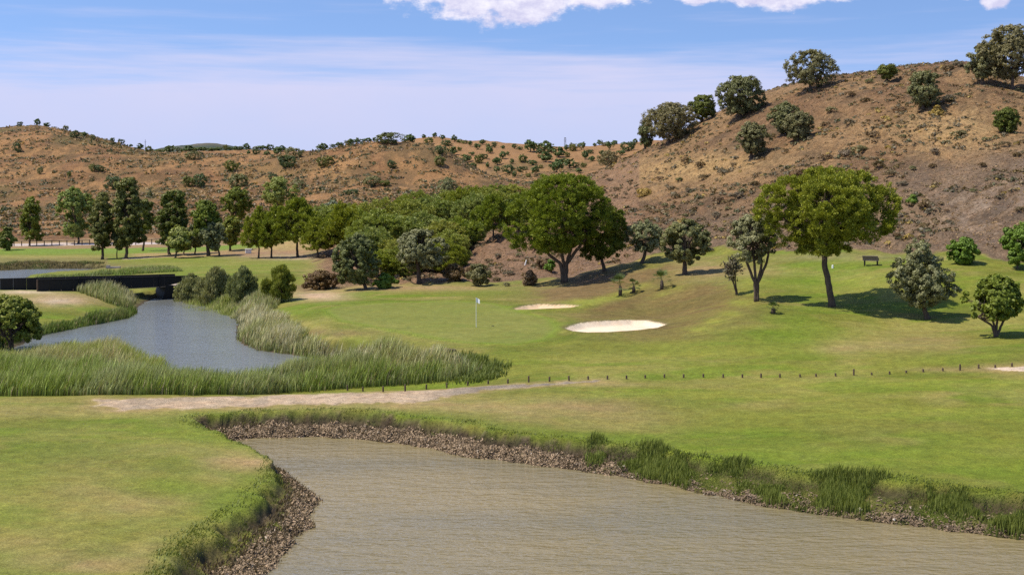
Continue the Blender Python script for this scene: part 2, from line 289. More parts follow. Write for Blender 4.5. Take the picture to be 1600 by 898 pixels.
class MB:
    """collects simple solids into one mesh"""
    def __init__(s): s.v=[];s.f=[]
    def add(s,v,f):
        n=len(s.v); s.v+= [tuple(p) for p in v]; s.f+=[[i+n for i in q] for q in f]
    def hexa(s,p): s.add(p,[[0,3,2,1],[4,5,6,7],[0,1,5,4],[1,2,6,5],[2,3,7,6],[3,0,4,7]])
    def box(s,c,d,rz=0,tilt=0):
        P=[]
        for sz in(-1,1):
            for sx,sy in((-1,-1),(1,-1),(1,1),(-1,1)):
                x,y,z=sx*d[0]/2,sy*d[1]/2,sz*d[2]/2
                y,z=y*cos(tilt)-z*sin(tilt),y*sin(tilt)+z*cos(tilt)
                P.append((c[0]+x*cos(rz)-y*sin(rz),c[1]+x*sin(rz)+y*cos(rz),c[2]+z))
        s.hexa(P)
    def tube(s,pts,rad,n=8,cap=True):
        pts=np.array(pts,float); k=len(pts); base=len(s.v)
        for i in range(k):
            d=pts[min(i+1,k-1)]-pts[max(i-1,0)]; d=d/(np.linalg.norm(d)+1e-9)
            a=np.cross(d,(0,1,0) if abs(d[1])<.9 else (1,0,0)); a/=np.linalg.norm(a); b=np.cross(d,a)
            r=rad[i] if hasattr(rad,'__len__') else rad
            for q in range(n):
                t=2*pi*q/n; s.v.append(tuple(pts[i]+r*(a*cos(t)+b*sin(t))))
        for i in range(k-1):
            for q in range(n):
                q2=(q+1)%n; s.f.append([base+i*n+q,base+i*n+q2,base+(i+1)*n+q2,base+(i+1)*n+q])
        if cap: s.f.append([base+q for q in range(n)][::-1]); s.f.append([base+(k-1)*n+q for q in range(n)])
    def mesh(s,name,mat,smooth=False):
        ff=[i for f in s.f for i in f]; ls=np.cumsum([0]+[len(f) for f in s.f])[:-1]
        return mesh_from(name,s.v,ff,ls,mat,smooth=smooth)
    def build(s,name,mat,parent=None,smooth=False): return link(name,s.mesh(name,mat,smooth),parent)

# ------------------------------------------------------------------ materials
def newmat(name):
    m=bpy.data.materials.new(name); m.use_nodes=True; nt=m.node_tree; nt.nodes.clear()
    return m,nt,nt.nodes.new('ShaderNodeOutputMaterial')
def N(nt,t,**k):
    n=nt.nodes.new(t)
    for a,b in k.items():
        if a in('ins',):
            for kk,vv in b.items():
                if hasattr(vv,'node') or isinstance(vv,bpy.types.NodeSocket): nt.links.new(vv,n.inputs[kk])
                else: n.inputs[kk].default_value=vv
        else: setattr(n,a,b)
    return n
def M_(nt,op,a,b=None,c=None,clamp=False):
    n=nt.nodes.new('ShaderNodeMath'); n.operation=op; n.use_clamp=clamp
    for i,x in enumerate((a,b,c)):
        if x is None: continue
        if isinstance(x,bpy.types.NodeSocket): nt.links.new(x,n.inputs[i])
        else: n.inputs[i].default_value=x
    return n.outputs[0]
def mixc(nt,f,a,b,bt='MIX'):
    n=nt.nodes.new('ShaderNodeMix'); n.data_type='RGBA'; n.blend_type=bt
    for s,x in((n.inputs[0],f),(n.inputs[6],a),(n.inputs[7],b)):
        if isinstance(x,bpy.types.NodeSocket): nt.links.new(x,s)
        else: s.default_value=x if not isinstance(x,tuple) or len(x)==4 else (*x,1)
    return n.outputs[2]
def noise(nt,vec,scale,det=3,rough=.6):
    n=nt.nodes.new('ShaderNodeTexNoise'); n.inputs['Scale'].default_value=scale; n.inputs['Detail'].default_value=det; n.inputs['Roughness'].default_value=rough
    nt.links.new(vec,n.inputs['Vector']); return n.outputs[0]
def mapping(nt,vec,sc=(1,1,1),rot=(0,0,0)):
    n=nt.nodes.new('ShaderNodeMapping'); n.inputs['Scale'].default_value=sc; n.inputs['Rotation'].default_value=rot; nt.links.new(vec,n.inputs[0]); return n.outputs[0]
def maprange(nt,x,a,b,c,d,cl=True):
    n=nt.nodes.new('ShaderNodeMapRange'); n.clamp=cl; nt.links.new(x,n.inputs[0])
    for i,q in enumerate((a,b,c,d)): n.inputs[i+1].default_value=q
    return n.outputs[0]
def ground_mat():
    m,nt,out=newmat('ground_surface'); P=N(nt,'ShaderNodeTexCoord').outputs['Object']
    a=N(nt,'ShaderNodeAttribute',attribute_name='col').outputs['Color']; r=N(nt,'ShaderNodeAttribute',attribute_name='rough').outputs['Fac']
    n1=noise(nt,P,12.,4,.8); n2=noise(nt,P,2.0,5,.75); n3=noise(nt,mapping(nt,P,(1,1.2,1),(0,0,.35)),1.0,4,.7)
    # turf: fine speckle; hills: coarser, stronger speckle
    k1=maprange(nt,n1,.3,.7,.50,1.50,False); k2=maprange(nt,n2,.3,.7,.72,1.28,False); k3=maprange(nt,n3,.3,.7,.84,1.16,False)
    t=M_(nt,'MULTIPLY',M_(nt,'MULTIPLY',k1,k2),k3)
    h1=maprange(nt,noise(nt,P,1.35,6,.8),.34,.66,.60,1.40,False); h2=maprange(nt,noise(nt,P,4.5,3,.7),.3,.7,.6,1.4,False)
    hh=M_(nt,'MULTIPLY',h1,h2)
    r0=r; r=M_(nt,'MAXIMUM',r,0.); t=M_(nt,'ADD',1.,M_(nt,'MULTIPLY',M_(nt,'SUBTRACT',t,1.),M_(nt,'MINIMUM',1.,M_(nt,'ADD',1.,r0))))
    f=M_(nt,'ADD',M_(nt,'MULTIPLY',t,M_(nt,'SUBTRACT',1,r)),M_(nt,'MULTIPLY',hh,r)); f=M_(nt,'MAXIMUM',f,.25)
    c=mixc(nt,1.,a,N(nt,'ShaderNodeCombineColor',ins={0:f,1:f,2:f}).outputs[0],'MULTIPLY')
    # grass has a faint hue drift
    c=mixc(nt,maprange(nt,noise(nt,P,.8,4,.7),.4,.65,0,.35),c,mixc(nt,1.,c,(1.22,1.0,.85,1),'MULTIPLY'))
    b=N(nt,'ShaderNodeBump',ins={'Strength':.8,'Distance':.10,'Height':M_(nt,'MULTIPLY',M_(nt,'ADD',n1,M_(nt,'MULTIPLY',n2,1.5)),M_(nt,'ADD',.22,M_(nt,'MULTIPLY',r,2.6)))})
    p=N(nt,'ShaderNodeBsdfPrincipled',ins={'Base Color':c,'Roughness':.9,'Specular IOR Level':.12,'Normal':b.outputs[0]})
    nt.links.new(p.outputs[0],out.inputs[0]); return m
GM=ground_mat()
def leaf_mat(name,trans=.2,rough=.55):
    m,nt,out=newmat(name); a=N(nt,'ShaderNodeAttribute',attribute_name='col').outputs['Color']
    rnd=N(nt,'ShaderNodeObjectInfo').outputs['Random']
    f=maprange(nt,rnd,0,1,.85,1.15); c=mixc(nt,1.,a,N(nt,'ShaderNodeCombineColor',ins={0:f,1:M_(nt,'ADD',.5,M_(nt,'MULTIPLY',f,.5)),2:f}).outputs[0],'MULTIPLY')
    p=N(nt,'ShaderNodeBsdfPrincipled',ins={'Base Color':c,'Roughness':rough,'Specular IOR Level':.25})
    t=N(nt,'ShaderNodeBsdfTranslucent',ins={'Color':mixc(nt,1.,c,(1.3,1.35,.6,1),'MULTIPLY')})
    x=N(nt,'ShaderNodeMixShader',ins={0:trans}); nt.links.new(p.outputs[0],x.inputs[1]); nt.links.new(t.outputs[0],x.inputs[2]); nt.links.new(x.outputs[0],out.inputs[0]); return m
LM=leaf_mat('leaves'); LITM=leaf_mat('litter',0.,.8)
def simple(name,c,rough=.8,sc=6,amp=.35,bump=.3,spec=.3,metal=0):
    m,nt,out=newmat(name); P=N(nt,'ShaderNodeTexCoord').outputs['Object']
    n=noise(nt,mapping(nt,P,(1,1,.3)),sc,5,.7); f=maprange(nt,n,.3,.7,1-amp,1+amp)
    cc=mixc(nt,1.,(*c,1),N(nt,'ShaderNodeCombineColor',ins={0:f,1:f,2:f}).outputs[0],'MULTIPLY')
    b=N(nt,'ShaderNodeBump',ins={'Strength':bump,'Distance':.03,'Height':n})
    p=N(nt,'ShaderNodeBsdfPrincipled',ins={'Base Color':cc,'Roughness':rough,'Specular IOR Level':spec,'Metallic':metal,'Normal':b.outputs[0]}); nt.links.new(p.outputs[0],out.inputs[0]); return m
BARK=simple('bark',(.095,.07,.05),.9,5,.45,.8); BARKL=simple('grey_bark',(.13,.11,.085),.9,5,.4,.7)
WOOD=simple('weathered_wood',(.11,.075,.05),.85,7,.4,.4); BLACK=simple('black_timber',(.012,.011,.011),.6,4,.3,.3); WHITE=simple('white_paint',(.8,.8,.78),.5,3,.05,.05)
ROCK=simple('rock',(.55,.5,.42),.85,5,.25,.5); METAL=simple('grey_steel',(.28,.30,.33),.5,3,.1,.1,.5,.6); CONC=simple('concrete',(.5,.46,.42),.85,4,.15,.3)
BENCHM=simple('bench_slats',(.16,.125,.13),.7,6,.25,.3); DECK=simple('bridge_deck',(.30,.24,.19),.85,5,.2,.3)
def water_mat(name,c1,c2,sx,sy,strength,rough=.06,scale=1.):
    m,nt,out=newmat(name); P=N(nt,'ShaderNodeTexCoord').outputs['Object']
    w1=noise(nt,mapping(nt,P,(sx,sy,1),(0,0,-.10)),scale,4,.6); w2=noise(nt,mapping(nt,P,(sx*2.6,sy*2.4,1),(0,0,.12)),scale*1.3,2,.5)
    hgt=M_(nt,'ADD',w1,M_(nt,'MULTIPLY',w2,.42))
    b=N(nt,'ShaderNodeBump',ins={'Strength':1.,'Distance':strength,'Height':hgt})
    big=maprange(nt,noise(nt,mapping(nt,P,(.05,.16,1)),1.,3),.35,.65,0,1)
    c=mixc(nt,big,(*c1,1),(*c2,1))
    p=N(nt,'ShaderNodeBsdfPrincipled',ins={'Base Color':c,'Roughness':rough,'IOR':1.33,'Specular IOR Level':1.,'Normal':b.outputs[0]}); nt.links.new(p.outputs[0],out.inputs[0]); return m
W1=water_mat('muddy_water',(.245,.190,.085),(.190,.158,.085),.62,1.6,.17,.12,1.0)
W2=water_mat('pond_water',(.17,.18,.175),(.155,.16,.145),.8,2.6,.11,.09,1.1)

# ------------------------------------------------------------------ ground objects (one height field, parted by what covers it)
idx=np.arange(ND*NU).reshape(ND,NU)
quad=np.stack([idx[:-1,:-1],idx[:-1,1:],idx[1:,1:],idx[1:,:-1]],-1).reshape(-1,4)
def fc(G): return ((G[:-1,:-1]+G[:-1,1:]+G[1:,1:]+G[1:,:-1])/4).ravel()
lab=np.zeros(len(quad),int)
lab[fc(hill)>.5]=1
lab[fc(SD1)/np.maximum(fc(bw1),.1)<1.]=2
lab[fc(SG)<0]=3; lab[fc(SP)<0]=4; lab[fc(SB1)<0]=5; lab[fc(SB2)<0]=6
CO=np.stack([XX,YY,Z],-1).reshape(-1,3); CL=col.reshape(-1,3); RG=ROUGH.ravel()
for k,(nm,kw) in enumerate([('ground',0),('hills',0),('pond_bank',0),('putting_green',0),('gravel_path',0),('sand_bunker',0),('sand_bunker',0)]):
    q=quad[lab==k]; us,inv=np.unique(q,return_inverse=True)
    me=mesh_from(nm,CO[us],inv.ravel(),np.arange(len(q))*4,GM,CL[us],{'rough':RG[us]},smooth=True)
    tag(link(nm,me),kind='structure')
def water(name,sd,mat,lim,z,y0,y1):
    # flat sheet reaching under the banks
    js=np.arange(0,NU-2,2); is_=np.arange(0,ND-2,2)
    q=[];
    I,J=np.meshgrid(is_,js,indexing='ij')
    ok=(sd[I,J]<lim)&(DS[I]>y0)&(DS[I]<y1); I=I[ok];J=J[ok]
    q=np.stack([idx[I,J],idx[I,J+2],idx[I+2,J+2],idx[I+2,J]],-1); us,inv=np.unique(q,return_inverse=True)
    co=CO[us].copy(); co[:,2]=z
    tag(link(name,mesh_from(name,co,inv.ravel(),np.arange(len(q))*4,mat)),kind='structure')
water('pond_water',SD1,W1,1.1,0,10,75); water('pond_water',SD2,W2,1.1,0,72,140); water('pond_water',SD3,W2,1.1,0,140,205)

# ------------------------------------------------------------------ foliage
def unit(a): return a/(np.linalg.norm(a,axis=-1,keepdims=True)+1e-9)
def leaf_mesh(name,Cc,Nn,size,colr,R,aspect=1.5,mat=None,needle=0):
    n=len(Cc); r=R.normal(size=(n,3))
    if needle: t=unit(Nn*(1 if needle==1 else .35)+r*.33+np.array([0,0,.35 if needle==1 else 1.0])); b=unit(np.cross(t,R.normal(size=(n,3))))
    else: t=unit(np.cross(Nn,r)); b=np.cross(Nn,t)
    s=(size*R.uniform(.65,1.35,n))[:,None]
    co=np.stack([Cc-t*s*aspect/2,Cc-b*s*.5,Cc+t*s*aspect/2,Cc+b*s*.5],1).reshape(-1,3)
    return mesh_from(name,co,np.arange(4*n),np.arange(n)*4,mat or LM,np.repeat(colr,4,axis=0))
def crown_pts(R,lobes,n,tuft,minz=-.5,density=1.,tspread=1.,void=.30):
    L=np.array(lobes,float); area=(L[:,3]*L[:,5]+L[:,4]*L[:,5]+L[:,3]*L[:,4]); ntu=max(6,int(area.sum()*density/(tuft*tuft)*1.4))
    li=R.choice(len(L),ntu,p=area/area.sum()); d=unit(R.normal(size=(ntu,3))); d[:,2]=np.where(d[:,2]<minz,-d[:,2],d[:,2]); 
    rr=R.uniform(.70,1.04,ntu)[:,None]; rr=np.where(R.random(ntu)[:,None]<.10,rr*1.14,rr); tc=L[li,:3]+d*L[li,3:6]*rr
    keep=np.ones(ntu,bool)
    for k in range(len(L)):
        q=(((tc-L[k,:3])/L[k,3:6])**2).sum(1); keep&=~((q<.45)&(li!=k))
    sc_=max(L[:,3].max(),1e-3); K=R.normal(size=(5,3))*2.6/sc_; ph=R.uniform(0,6.28,5); wv=np.sin(tc@K.T+ph).sum(1)/5+R.normal(size=len(tc))*.12; keep&=wv>-void
    tc=tc[keep];d=d[keep];nt_=len(tc)
    ti=R.integers(0,nt_,n); off=unit(R.normal(size=(n,3)))*(R.random(n)**.45)[:,None]; off[:,2]*=.8
    c=tc[ti]+off*tuft*tspread
    nn=unit(d[ti]*.7+off*.9+R.normal(size=(n,3))*.55+np.array([0,0,.25]))
    tb=R.uniform(.70,1.30,nt_)
    return c,nn,tb[ti],tc
PAL={'grove':((.17,.185,.030),(.32,.335,.065)),'far2':((.075,.105,.032),(.11,.15,.045)),'pine':((.070,.095,.012),(.145,.175,.024)),'pinedark':((.050,.072,.012),(.095,.122,.020)),'olive':((.060,.070,.030),(.185,.195,.110)),'olivegreen':((.042,.056,.020),(.125,.145,.060)),'tama':((.11,.12,.04),(.21,.215,.085)),
 'oak':((.060,.068,.028),(.115,.122,.055)),'oakdry':((.085,.085,.038),(.145,.138,.070)),'broad':((.050,.085,.016),(.085,.125,.024)),'light':((.085,.120,.030),(.150,.180,.060)),'dark':((.036,.058,.018),(.060,.085,.026)),'casu':((.045,.062,.024),(.078,.092,.036)),'bright':((.075,.135,.016),(.11,.18,.022)),'dry':((.16,.105,.055),(.22,.155,.08)),'grey':((.14,.112,.068),(.19,.155,.10)),'gold':((.34,.23,.06),(.42,.30,.09)),'redb':((.12,.075,.035),(.16,.11,.04)),'far':((.042,.062,.024),(.070,.092,.036)),'flower':((.13,.14,.07),(.42,.42,.34))}
GAIN=dict(pine=(2.05,1.8,1.2),pinedark=(2.0,1.75,1.3),tama=(1.4,1.4,1.4),broad=(2.5,1.85,1.15),light=(2.0,1.8,1.4),casu=(2.5,2.05,1.25),dark=(2.75,2.1,1.15),oak=(1.95,1.8,1.6),oakdry=(1.8,1.65,1.5),olive=(1.85,1.7,1.5),olivegreen=(2.0,1.75,1.5),far=(1.5,1.5,1.3),bright=(1.5,1.35,1.3))
def colours(R,pal,tb):
    a,b=[np.array(x)*np.array(GAIN.get(pal,(1.1,1.1,1.1))) for x in PAL[pal]]; n=len(tb); t=np.clip((tb-.72)/.56*.6+R.random(n)*.4,0,1)[:,None]
    return (a*(1-t)+b*t)*R.uniform(.8,1.2,n)[:,None]
def bez(a,b,bend,k=6):
    t=np.linspace(0,1,k)[:,None]; return a*(1-t)+b*t+bend*np.sin(t*pi)
def build_tree(name,R,lobes,pal,n,leaf,tuft,trunk=None,stems=None,tr=.2,aspect=1.5,minz=-.5,density=1.,bark=None,tspread=1.,nb=None,needle=0,void=.22):
    """meshes of crown and trunk in local metres; trunk: (x,z) polyline in the picture plane up to the fork"""
    c,nn,tb,tc=crown_pts(R,lobes,n,tuft,minz,density,tspread,void)
    lo=c[:,2].min()
    cm=leaf_mesh('crown',c,nn,leaf,colours(R,pal,tb),R,aspect,None,needle)
    tm=None
    if trunk is not None:
        mb=MB()
        for tk in (stems or [trunk]):
            P=np.array([(p[0],p[2] if len(p)>2 else 0,p[1]) for p in tk],float)
            q=np.linspace(0,len(P)-1,4*len(P)); PP=np.stack([np.interp(q,np.arange(len(P)),P[:,i]) for i in range(3)],1)
            PP[:,:2]+=R.normal(size=(len(PP),2))*tr*.08; PP[0,2]-=.25
            m_=len(PP); rad=np.linspace(1,.62,m_)*tr/(1 if not stems else 1.5); rad[0]*=1.28; rad[1]*=1.08
            mb.tube(PP,rad,10); fork=PP[-1]
            L=np.array(lobes); order=np.argsort(-(L[:,3]*L[:,5])); kk=(nb or min(len(L),9)); 
            if stems: order=R.permutation(order)
            for i in order[:kk]:
                e=L[i,:3]-np.array([0,0,L[i,5]*.25]); 
                st=PP[-1-int(R.integers(0,max(1,m_//4)))]
                ln=np.linalg.norm(e-st); br=bez(st,e,np.array([0,0,-ln*.10])+R.normal(size=3)*ln*.05,7)
                r0=tr*.46/(1 if not stems else 1.4); mb.tube(br,np.linspace(r0,r0*.3,7),6,False)
                # secondary limbs into the tufts of that lobe
                near=tc[np.argsort(np.linalg.norm(tc-L[i,:3],axis=1))[:14]]
                for s in near[R.permutation(len(near))[:5]]:
                    b0=br[int(R.integers(3,6))]; mb.tube(bez(b0,s,R.normal(size=3)*.08*np.linalg.norm(s-b0),4),np.linspace(r0*.35,.012,4),4,False)
        tm=mb.mesh('trunk',bark or BARK,True)
    return cm,tm
def place(name,loc,cm,tm,rz=0,sc=1.,label=None,cat='tree',group=None):
    e=empty(name,loc,rz); 
    if hasattr(sc,'__len__'): e.scale=sc
    else: e.scale=(sc,)*3
    tag(e,label,cat,group)
    if tm: link('trunk',tm,e)
    link('crown',cm,e)
    return e
def hero(name,u,v,lobespx,pal,label,trunk=None,stems=None,n=26000,leaf=.2,tuft=.45,tr=.2,cat='tree',depth=.9,round_=True,group=None,dmin=0,dmax=1e9,bark=None,density=1.,aspect=1.5,seed=1,minz=-.5,nb=None,tspread=1.,needle=0,void=.22):
    """lobes given in photo pixels relative to the photo; converted to metres at the tree's own distance"""
    x,y,z=cast(u,v,dmin,dmax); k=y/F; R=np.random.default_rng(seed)
    L=[]
    for q in lobespx:
        lu,lv,ru,rv=q[:4]; dy=q[4] if len(q)>4 else 0
        L.append([(lu-u)*k,dy*k,(v-lv)*k,ru*k,(ru+rv)/2*k*depth,rv*k])
    if round_:
        cx=sum(l[0]*l[3] for l in L)/sum(l[3] for l in L); L0=list(L)
        for l in L0:
            if abs(l[0]-cx)>.15*l[3]:
                for a in (radians(75),radians(-80)):
                    dx=l[0]-cx; L.append([cx+dx*cos(a)*.9,dx*sin(a)*.9,l[2]*1.0+R.normal()*.1,l[3],l[4],l[5]*.92])
    cv=lambda T:[((p[0]-u)*k,(v-p[1])*k,(p[2] if len(p)>2 else 0)*k) for p in T]
    cm,tm=build_tree(name,R,L,pal,n,leaf,tuft,cv(trunk) if trunk else None,[cv(t) for t in stems] if stems else None,tr=tr,aspect=aspect,bark=bark,density=density,minz=minz,nb=nb,tspread=tspread,needle=needle,void=void)
    if stems and not trunk:
        cm,tm=build_tree(name,R,L,pal,n,leaf,tuft,cv(stems[0]),[cv(t) for t in stems],tr=tr,aspect=aspect,bark=bark,density=density,minz=minz,nb=nb,tspread=tspread,needle=needle,void=void)
    return place(name,(x,y,z),cm,tm,0,1.,label,cat,group)
def ell(u0,u1,v0,v1,n,R,fill=.42):
    """split an outline box of the photo into overlapping crown lobes"""
    out=[];cu=(u0+u1)/2;cv_=(v0+v1)/2;au=(u1-u0)/2;av=(v1-v0)/2
    out.append((cu,cv_,au*.62,av*.66))
    for i in range(n):
        t=2*pi*(i+R.uniform(-.3,.3))/n; r=R.uniform(fill*.75,fill*1.1)
        rr=1-r; out.append((cu+cos(t)*au*rr,cv_-sin(t)*av*rr,au*r,av*r,R.uniform(-.35,.35)*au))
    return out
#TREES
exec_trees=True
# big umbrella pine on the lawn, right
hero('umbrella_pine',1300,479,[(1290,292,52,30),(1245,305,42,30),(1212,318,32,30),(1335,300,40,32),(1378,318,29,30),(1300,325,60,38),(1240,345,44,28),(1355,352,42,24),(1290,355,50,30),(1212,352,22,18),(1393,326,15,22),(1270,365,34,14),(1338,368,30,13),(1232,378,22,9),(1365,345,34,26),(1195,330,18,20),(1310,390,20,6),(1258,392,16,6)],'pine',
 'big umbrella pine with a leaning trunk standing alone on the mown slope at right',trunk=[(1300,479),(1296,450),(1288,415),(1290,385),(1286,360)],n=140000,leaf=.070,tuft=.27,tr=.27,seed=11,minz=-.75,nb=14,density=.95,aspect=2.8,needle=1,void=.42)
hero('umbrella_pine',882,441,[(870,305,48,30),(900,300,40,26),(835,325,38,34),(815,350,30,34),(920,325,35,32),(870,340,52,40),(935,345,22,22),(830,378,32,20),(900,365,36,22),(860,385,30,14),(800,362,14,22)],'pine',
 'large dark domed pine with several forking limbs at the back edge of the green',trunk=[(882,441),(881,425),(882,408)],stems=[[(882,441),(882,415),(878,395),(872,372)],[(884,441),(885,412),(892,390),(893,365)],[(883,441),(886,412),(905,385),(925,360)],[(881,441),(876,412),(858,398),(846,380)]],n=150000,leaf=.070,tuft=.28,tr=.30,seed=12,minz=-.7,density=1.,aspect=2.8,needle=1,void=.42)
hero('umbrella_pine',945,424,[(945,345,30,22),(928,358,24,20),(962,352,18,24),(940,380,32,20),(960,385,18,18),(925,395,18,14)],'pinedark','smaller pine half hidden behind the large domed pine, right of its crown',trunk=[(945,424),(940,405),(938,385)],n=40000,leaf=.08,tuft=.3,tr=.2,seed=13,minz=-.8,aspect=2.6,needle=1)
hero('olive_tree',570,452,ell(516,594,366,448,9,np.random.default_rng(3)),'olivegreen','rounded grey-green olive tree at the left end of the green beside the pale track',trunk=[(572,453),(568,440),(564,425)],n=45000,leaf=.11,tuft=.26,tr=.2,seed=14,minz=-.9)
hero('olive_tree',655,444,ell(613,702,360,424,11,np.random.default_rng(4)),'olive','silvery broad olive tree behind the green with a shadowed hollow at its right',trunk=[(655,444),(654,425),(652,408)],n=48000,leaf=.115,tuft=.28,tr=.26,seed=15,minz=-.7,bark=BARK)
hero('olive_tree',1002,411,ell(975,1041,344,398,8,np.random.default_rng(5)),'olive','thin grey olive tree with a bare dark stem between the domed pine and another olive',trunk=[(1003,412),(1007,398),(1010,385)],n=16000,leaf=.11,tuft=.28,tr=.2,seed=16,density=.7,bark=BARK)
hero('olive_tree',1070,429,ell(1031,1110,343,412,11,np.random.default_rng(6)),'olivegreen','dense dark grey-green olive tree on the crest of the grass spur above the small palms',trunk=[(1070,429),(1070,415),(1069,400)],n=46000,leaf=.11,tuft=.27,tr=.26,seed=17,minz=-.9)
hero('olive_tree',1182,471,ell(1137,1215,335,418,10,np.random.default_rng(7),.36),'olive','sparse olive tree with many bare upright stems left of the big lawn pine',trunk=[(1182,471),(1181,450),(1180,438)],stems=[[(1181,471),(1179,440),(1165,405),(1158,380)],[(1182,471),(1181,440),(1178,405),(1176,370)],[(1183,471),(1184,442),(1198,410),(1202,385)],[(1182,471),(1183,445),(1190,415),(1188,380)]],n=24000,leaf=.10,tuft=.26,tr=.2,seed=18,density=.7)
hero('olive_tree',1448,498,[(1430,393,15,15),(1418,413,18,14),(1450,412,20,15),(1403,432,15,17),(1432,436,24,20),(1472,432,20,15),(1489,449,14,13),(1413,456,13,14),(1447,466,20,12),(1470,456,18,12),(1432,381,8,7),(1396,440,8,10)],'olive','bushy grey olive tree with drooping skirts and a short tilted trunk on the right lawn',trunk=[(1449,498),(1445,485),(1442,470)],n=48000,leaf=.09,tuft=.24,tr=.22,seed=19,minz=-1.)
R_=np.random.default_rng(8)
hero('broadleaf_tree',1555,526,ell(1509,1597,430,505,12,R_,.34),'broad','fresh green multi-stemmed tree nearest the right edge of the lawn',trunk=[(1555,526),(1555,512)],stems=[[(1555,526),(1553,505),(1540,480)],[(1556,526),(1558,500),(1560,470)],[(1557,526),(1566,505),(1580,480)],[(1555,526),(1550,508),(1528,495)]],n=14000,leaf=.16,tuft=.24,void=.24,tr=.14,seed=20,aspect=1.3,density=.9)
hero('bare_shrub',1151,461,ell(1127,1160,402,440,5,R_),'grey','thin leafless brown shrub left of the many-stemmed olive',trunk=[(1151,461),(1146,445)],stems=[[(1151,461),(1147,445),(1136,420),(1130,408)],[(1152,461),(1149,440),(1148,405)],[(1151,461),(1146,440),(1141,402)]],n=650,leaf=.13,tuft=.4,tr=.10,seed=21,cat='shrub')
hero('broadleaf_tree',18,557,[(10,500,32,26),(40,500,22,24),(-10,510,26,28),(18,482,30,16),(15,520,42,20),(48,520,14,18),(-25,500,22,22)],'broad','small leafy tree rising from the reeds at the lower left edge',trunk=[(18,557),(16,540)],stems=[[(17,557),(15,535),(2,515)],[(19,557),(20,530),(35,505)],[(18,557),(17,530),(16,505)]],n=26000,leaf=.14,tuft=.28,tr=.15,seed=22)
# feathery shrubs by the bridge
for i,(u,v,u0,u1,v0,lb) in enumerate([(298,474,272,320,428,'feathery green shrub at the right abutment of the dark bridge, next to the pier'),(333,474,305,362,418,'taller feathery shrub in the middle of the clump right of the bridge'),(380,470,355,402,417,'narrow pointed feathery shrub at the right end of the clump by the bridge'),(436,472,412,462,414,'upright dark green shrub alone on the point between the pond and the green')]):
    R_=np.random.default_rng(30+i); hero('feathery_shrub',u,v,ell(u0+2,u1-2,v0+26,v-2,6,R_,.3)+[(u0+(u1-u0)*f_,v0+d_+24,(u1-u0)*.11,18,R_.uniform(-8,8)) for f_,d_ in ((.62,-6),(.35,3),(.85,8),(.12,14),(.5,6),(.74,2),(.24,9))],['tama','tama','tama','broad'][i],lb,stems=[[(u,v),(u-4,v-16)],[(u,v),(u+5,v-18)]],n=15000,leaf=.065,tuft=.34,tr=.08,cat='shrub',seed=40+i,aspect=5.5,minz=-.9,needle=2,dmin=100,dmax=160)
# row of tall trees beyond the far pond
MID=[ # name,u,v,u0,u1,top,bot,pal,label,trunkwidth,n
('poplar_tree',46,384,29,67,308,376,'broad','narrow green tree at far left beside the pale road',.2,8),
('leafy_bush',10,391,-4,25,356,390,'dark','round dark bush at the left edge below the road',.1,5),
('broadleaf_tree',122,381,88,146,292,372,'light','bright yellow-green full tree by the road, left of the tall dark conifers',.25,10),
('casuarina_tree',160,405,139,178,304,391,'casu','feathery dark tree with bare lower trunk, leftmost of the tall pair above the far pond',.25,9),
('casuarina_tree',197,404,172,226,279,385,'casu','tallest dark feathery tree above the far pond',.28,13),
('broadleaf_tree',223,392,207,244,312,366,'dark','dark rounded tree just behind the tallest feathery tree',.2,7),
('small_olive_tree',183,404,172,196,362,392,'olivegreen','tiny crooked tree between the two tall feathery trees',.1,5),
('broadleaf_tree',265,398,243,300,298,388,'dark','tall ragged dark tree right of the tallest feathery tree',.26,12),
('broadleaf_tree',326,400,295,346,313,372,'broad','broad dense green tree in the middle of the mixed clump over bare soil',.3,9),
('broadleaf_tree',369,368,345,393,292,344,'broad','dark leafy tree behind the clump, standing higher near the road',.25,9),
('small_olive_tree',274,403,260,303,352,392,'light','small low olive tree in front of the tall ragged dark tree',.15,7),
('small_olive_tree',288,399,278,306,358,390,'olivegreen','short slim tree just right of the small low olive',.12,5),
('small_olive_tree',304,398,296,318,348,388,'olivegreen','slender twin-stemmed tree under the left side of the broad dense tree',.14,6),
('small_olive_tree',343,400,312,358,346,391,'olive','wide grey-leaved olive with fanned stems right of the broad dense tree',.16,9),
('broadleaf_tree',360,392,340,380,338,384,'broad','green round tree filling the gap left of the first dark pines',.2,7),
('broadleaf_tree',432,372,404,466,286,330,'light','pale yellow-green domed tree rising behind the dark pines',.25,9),
('flowering_shrub',516,318,498,536,298,318,'flower','pale blossoming shrub above the pines beside the pale domed tree',.1,7),
]
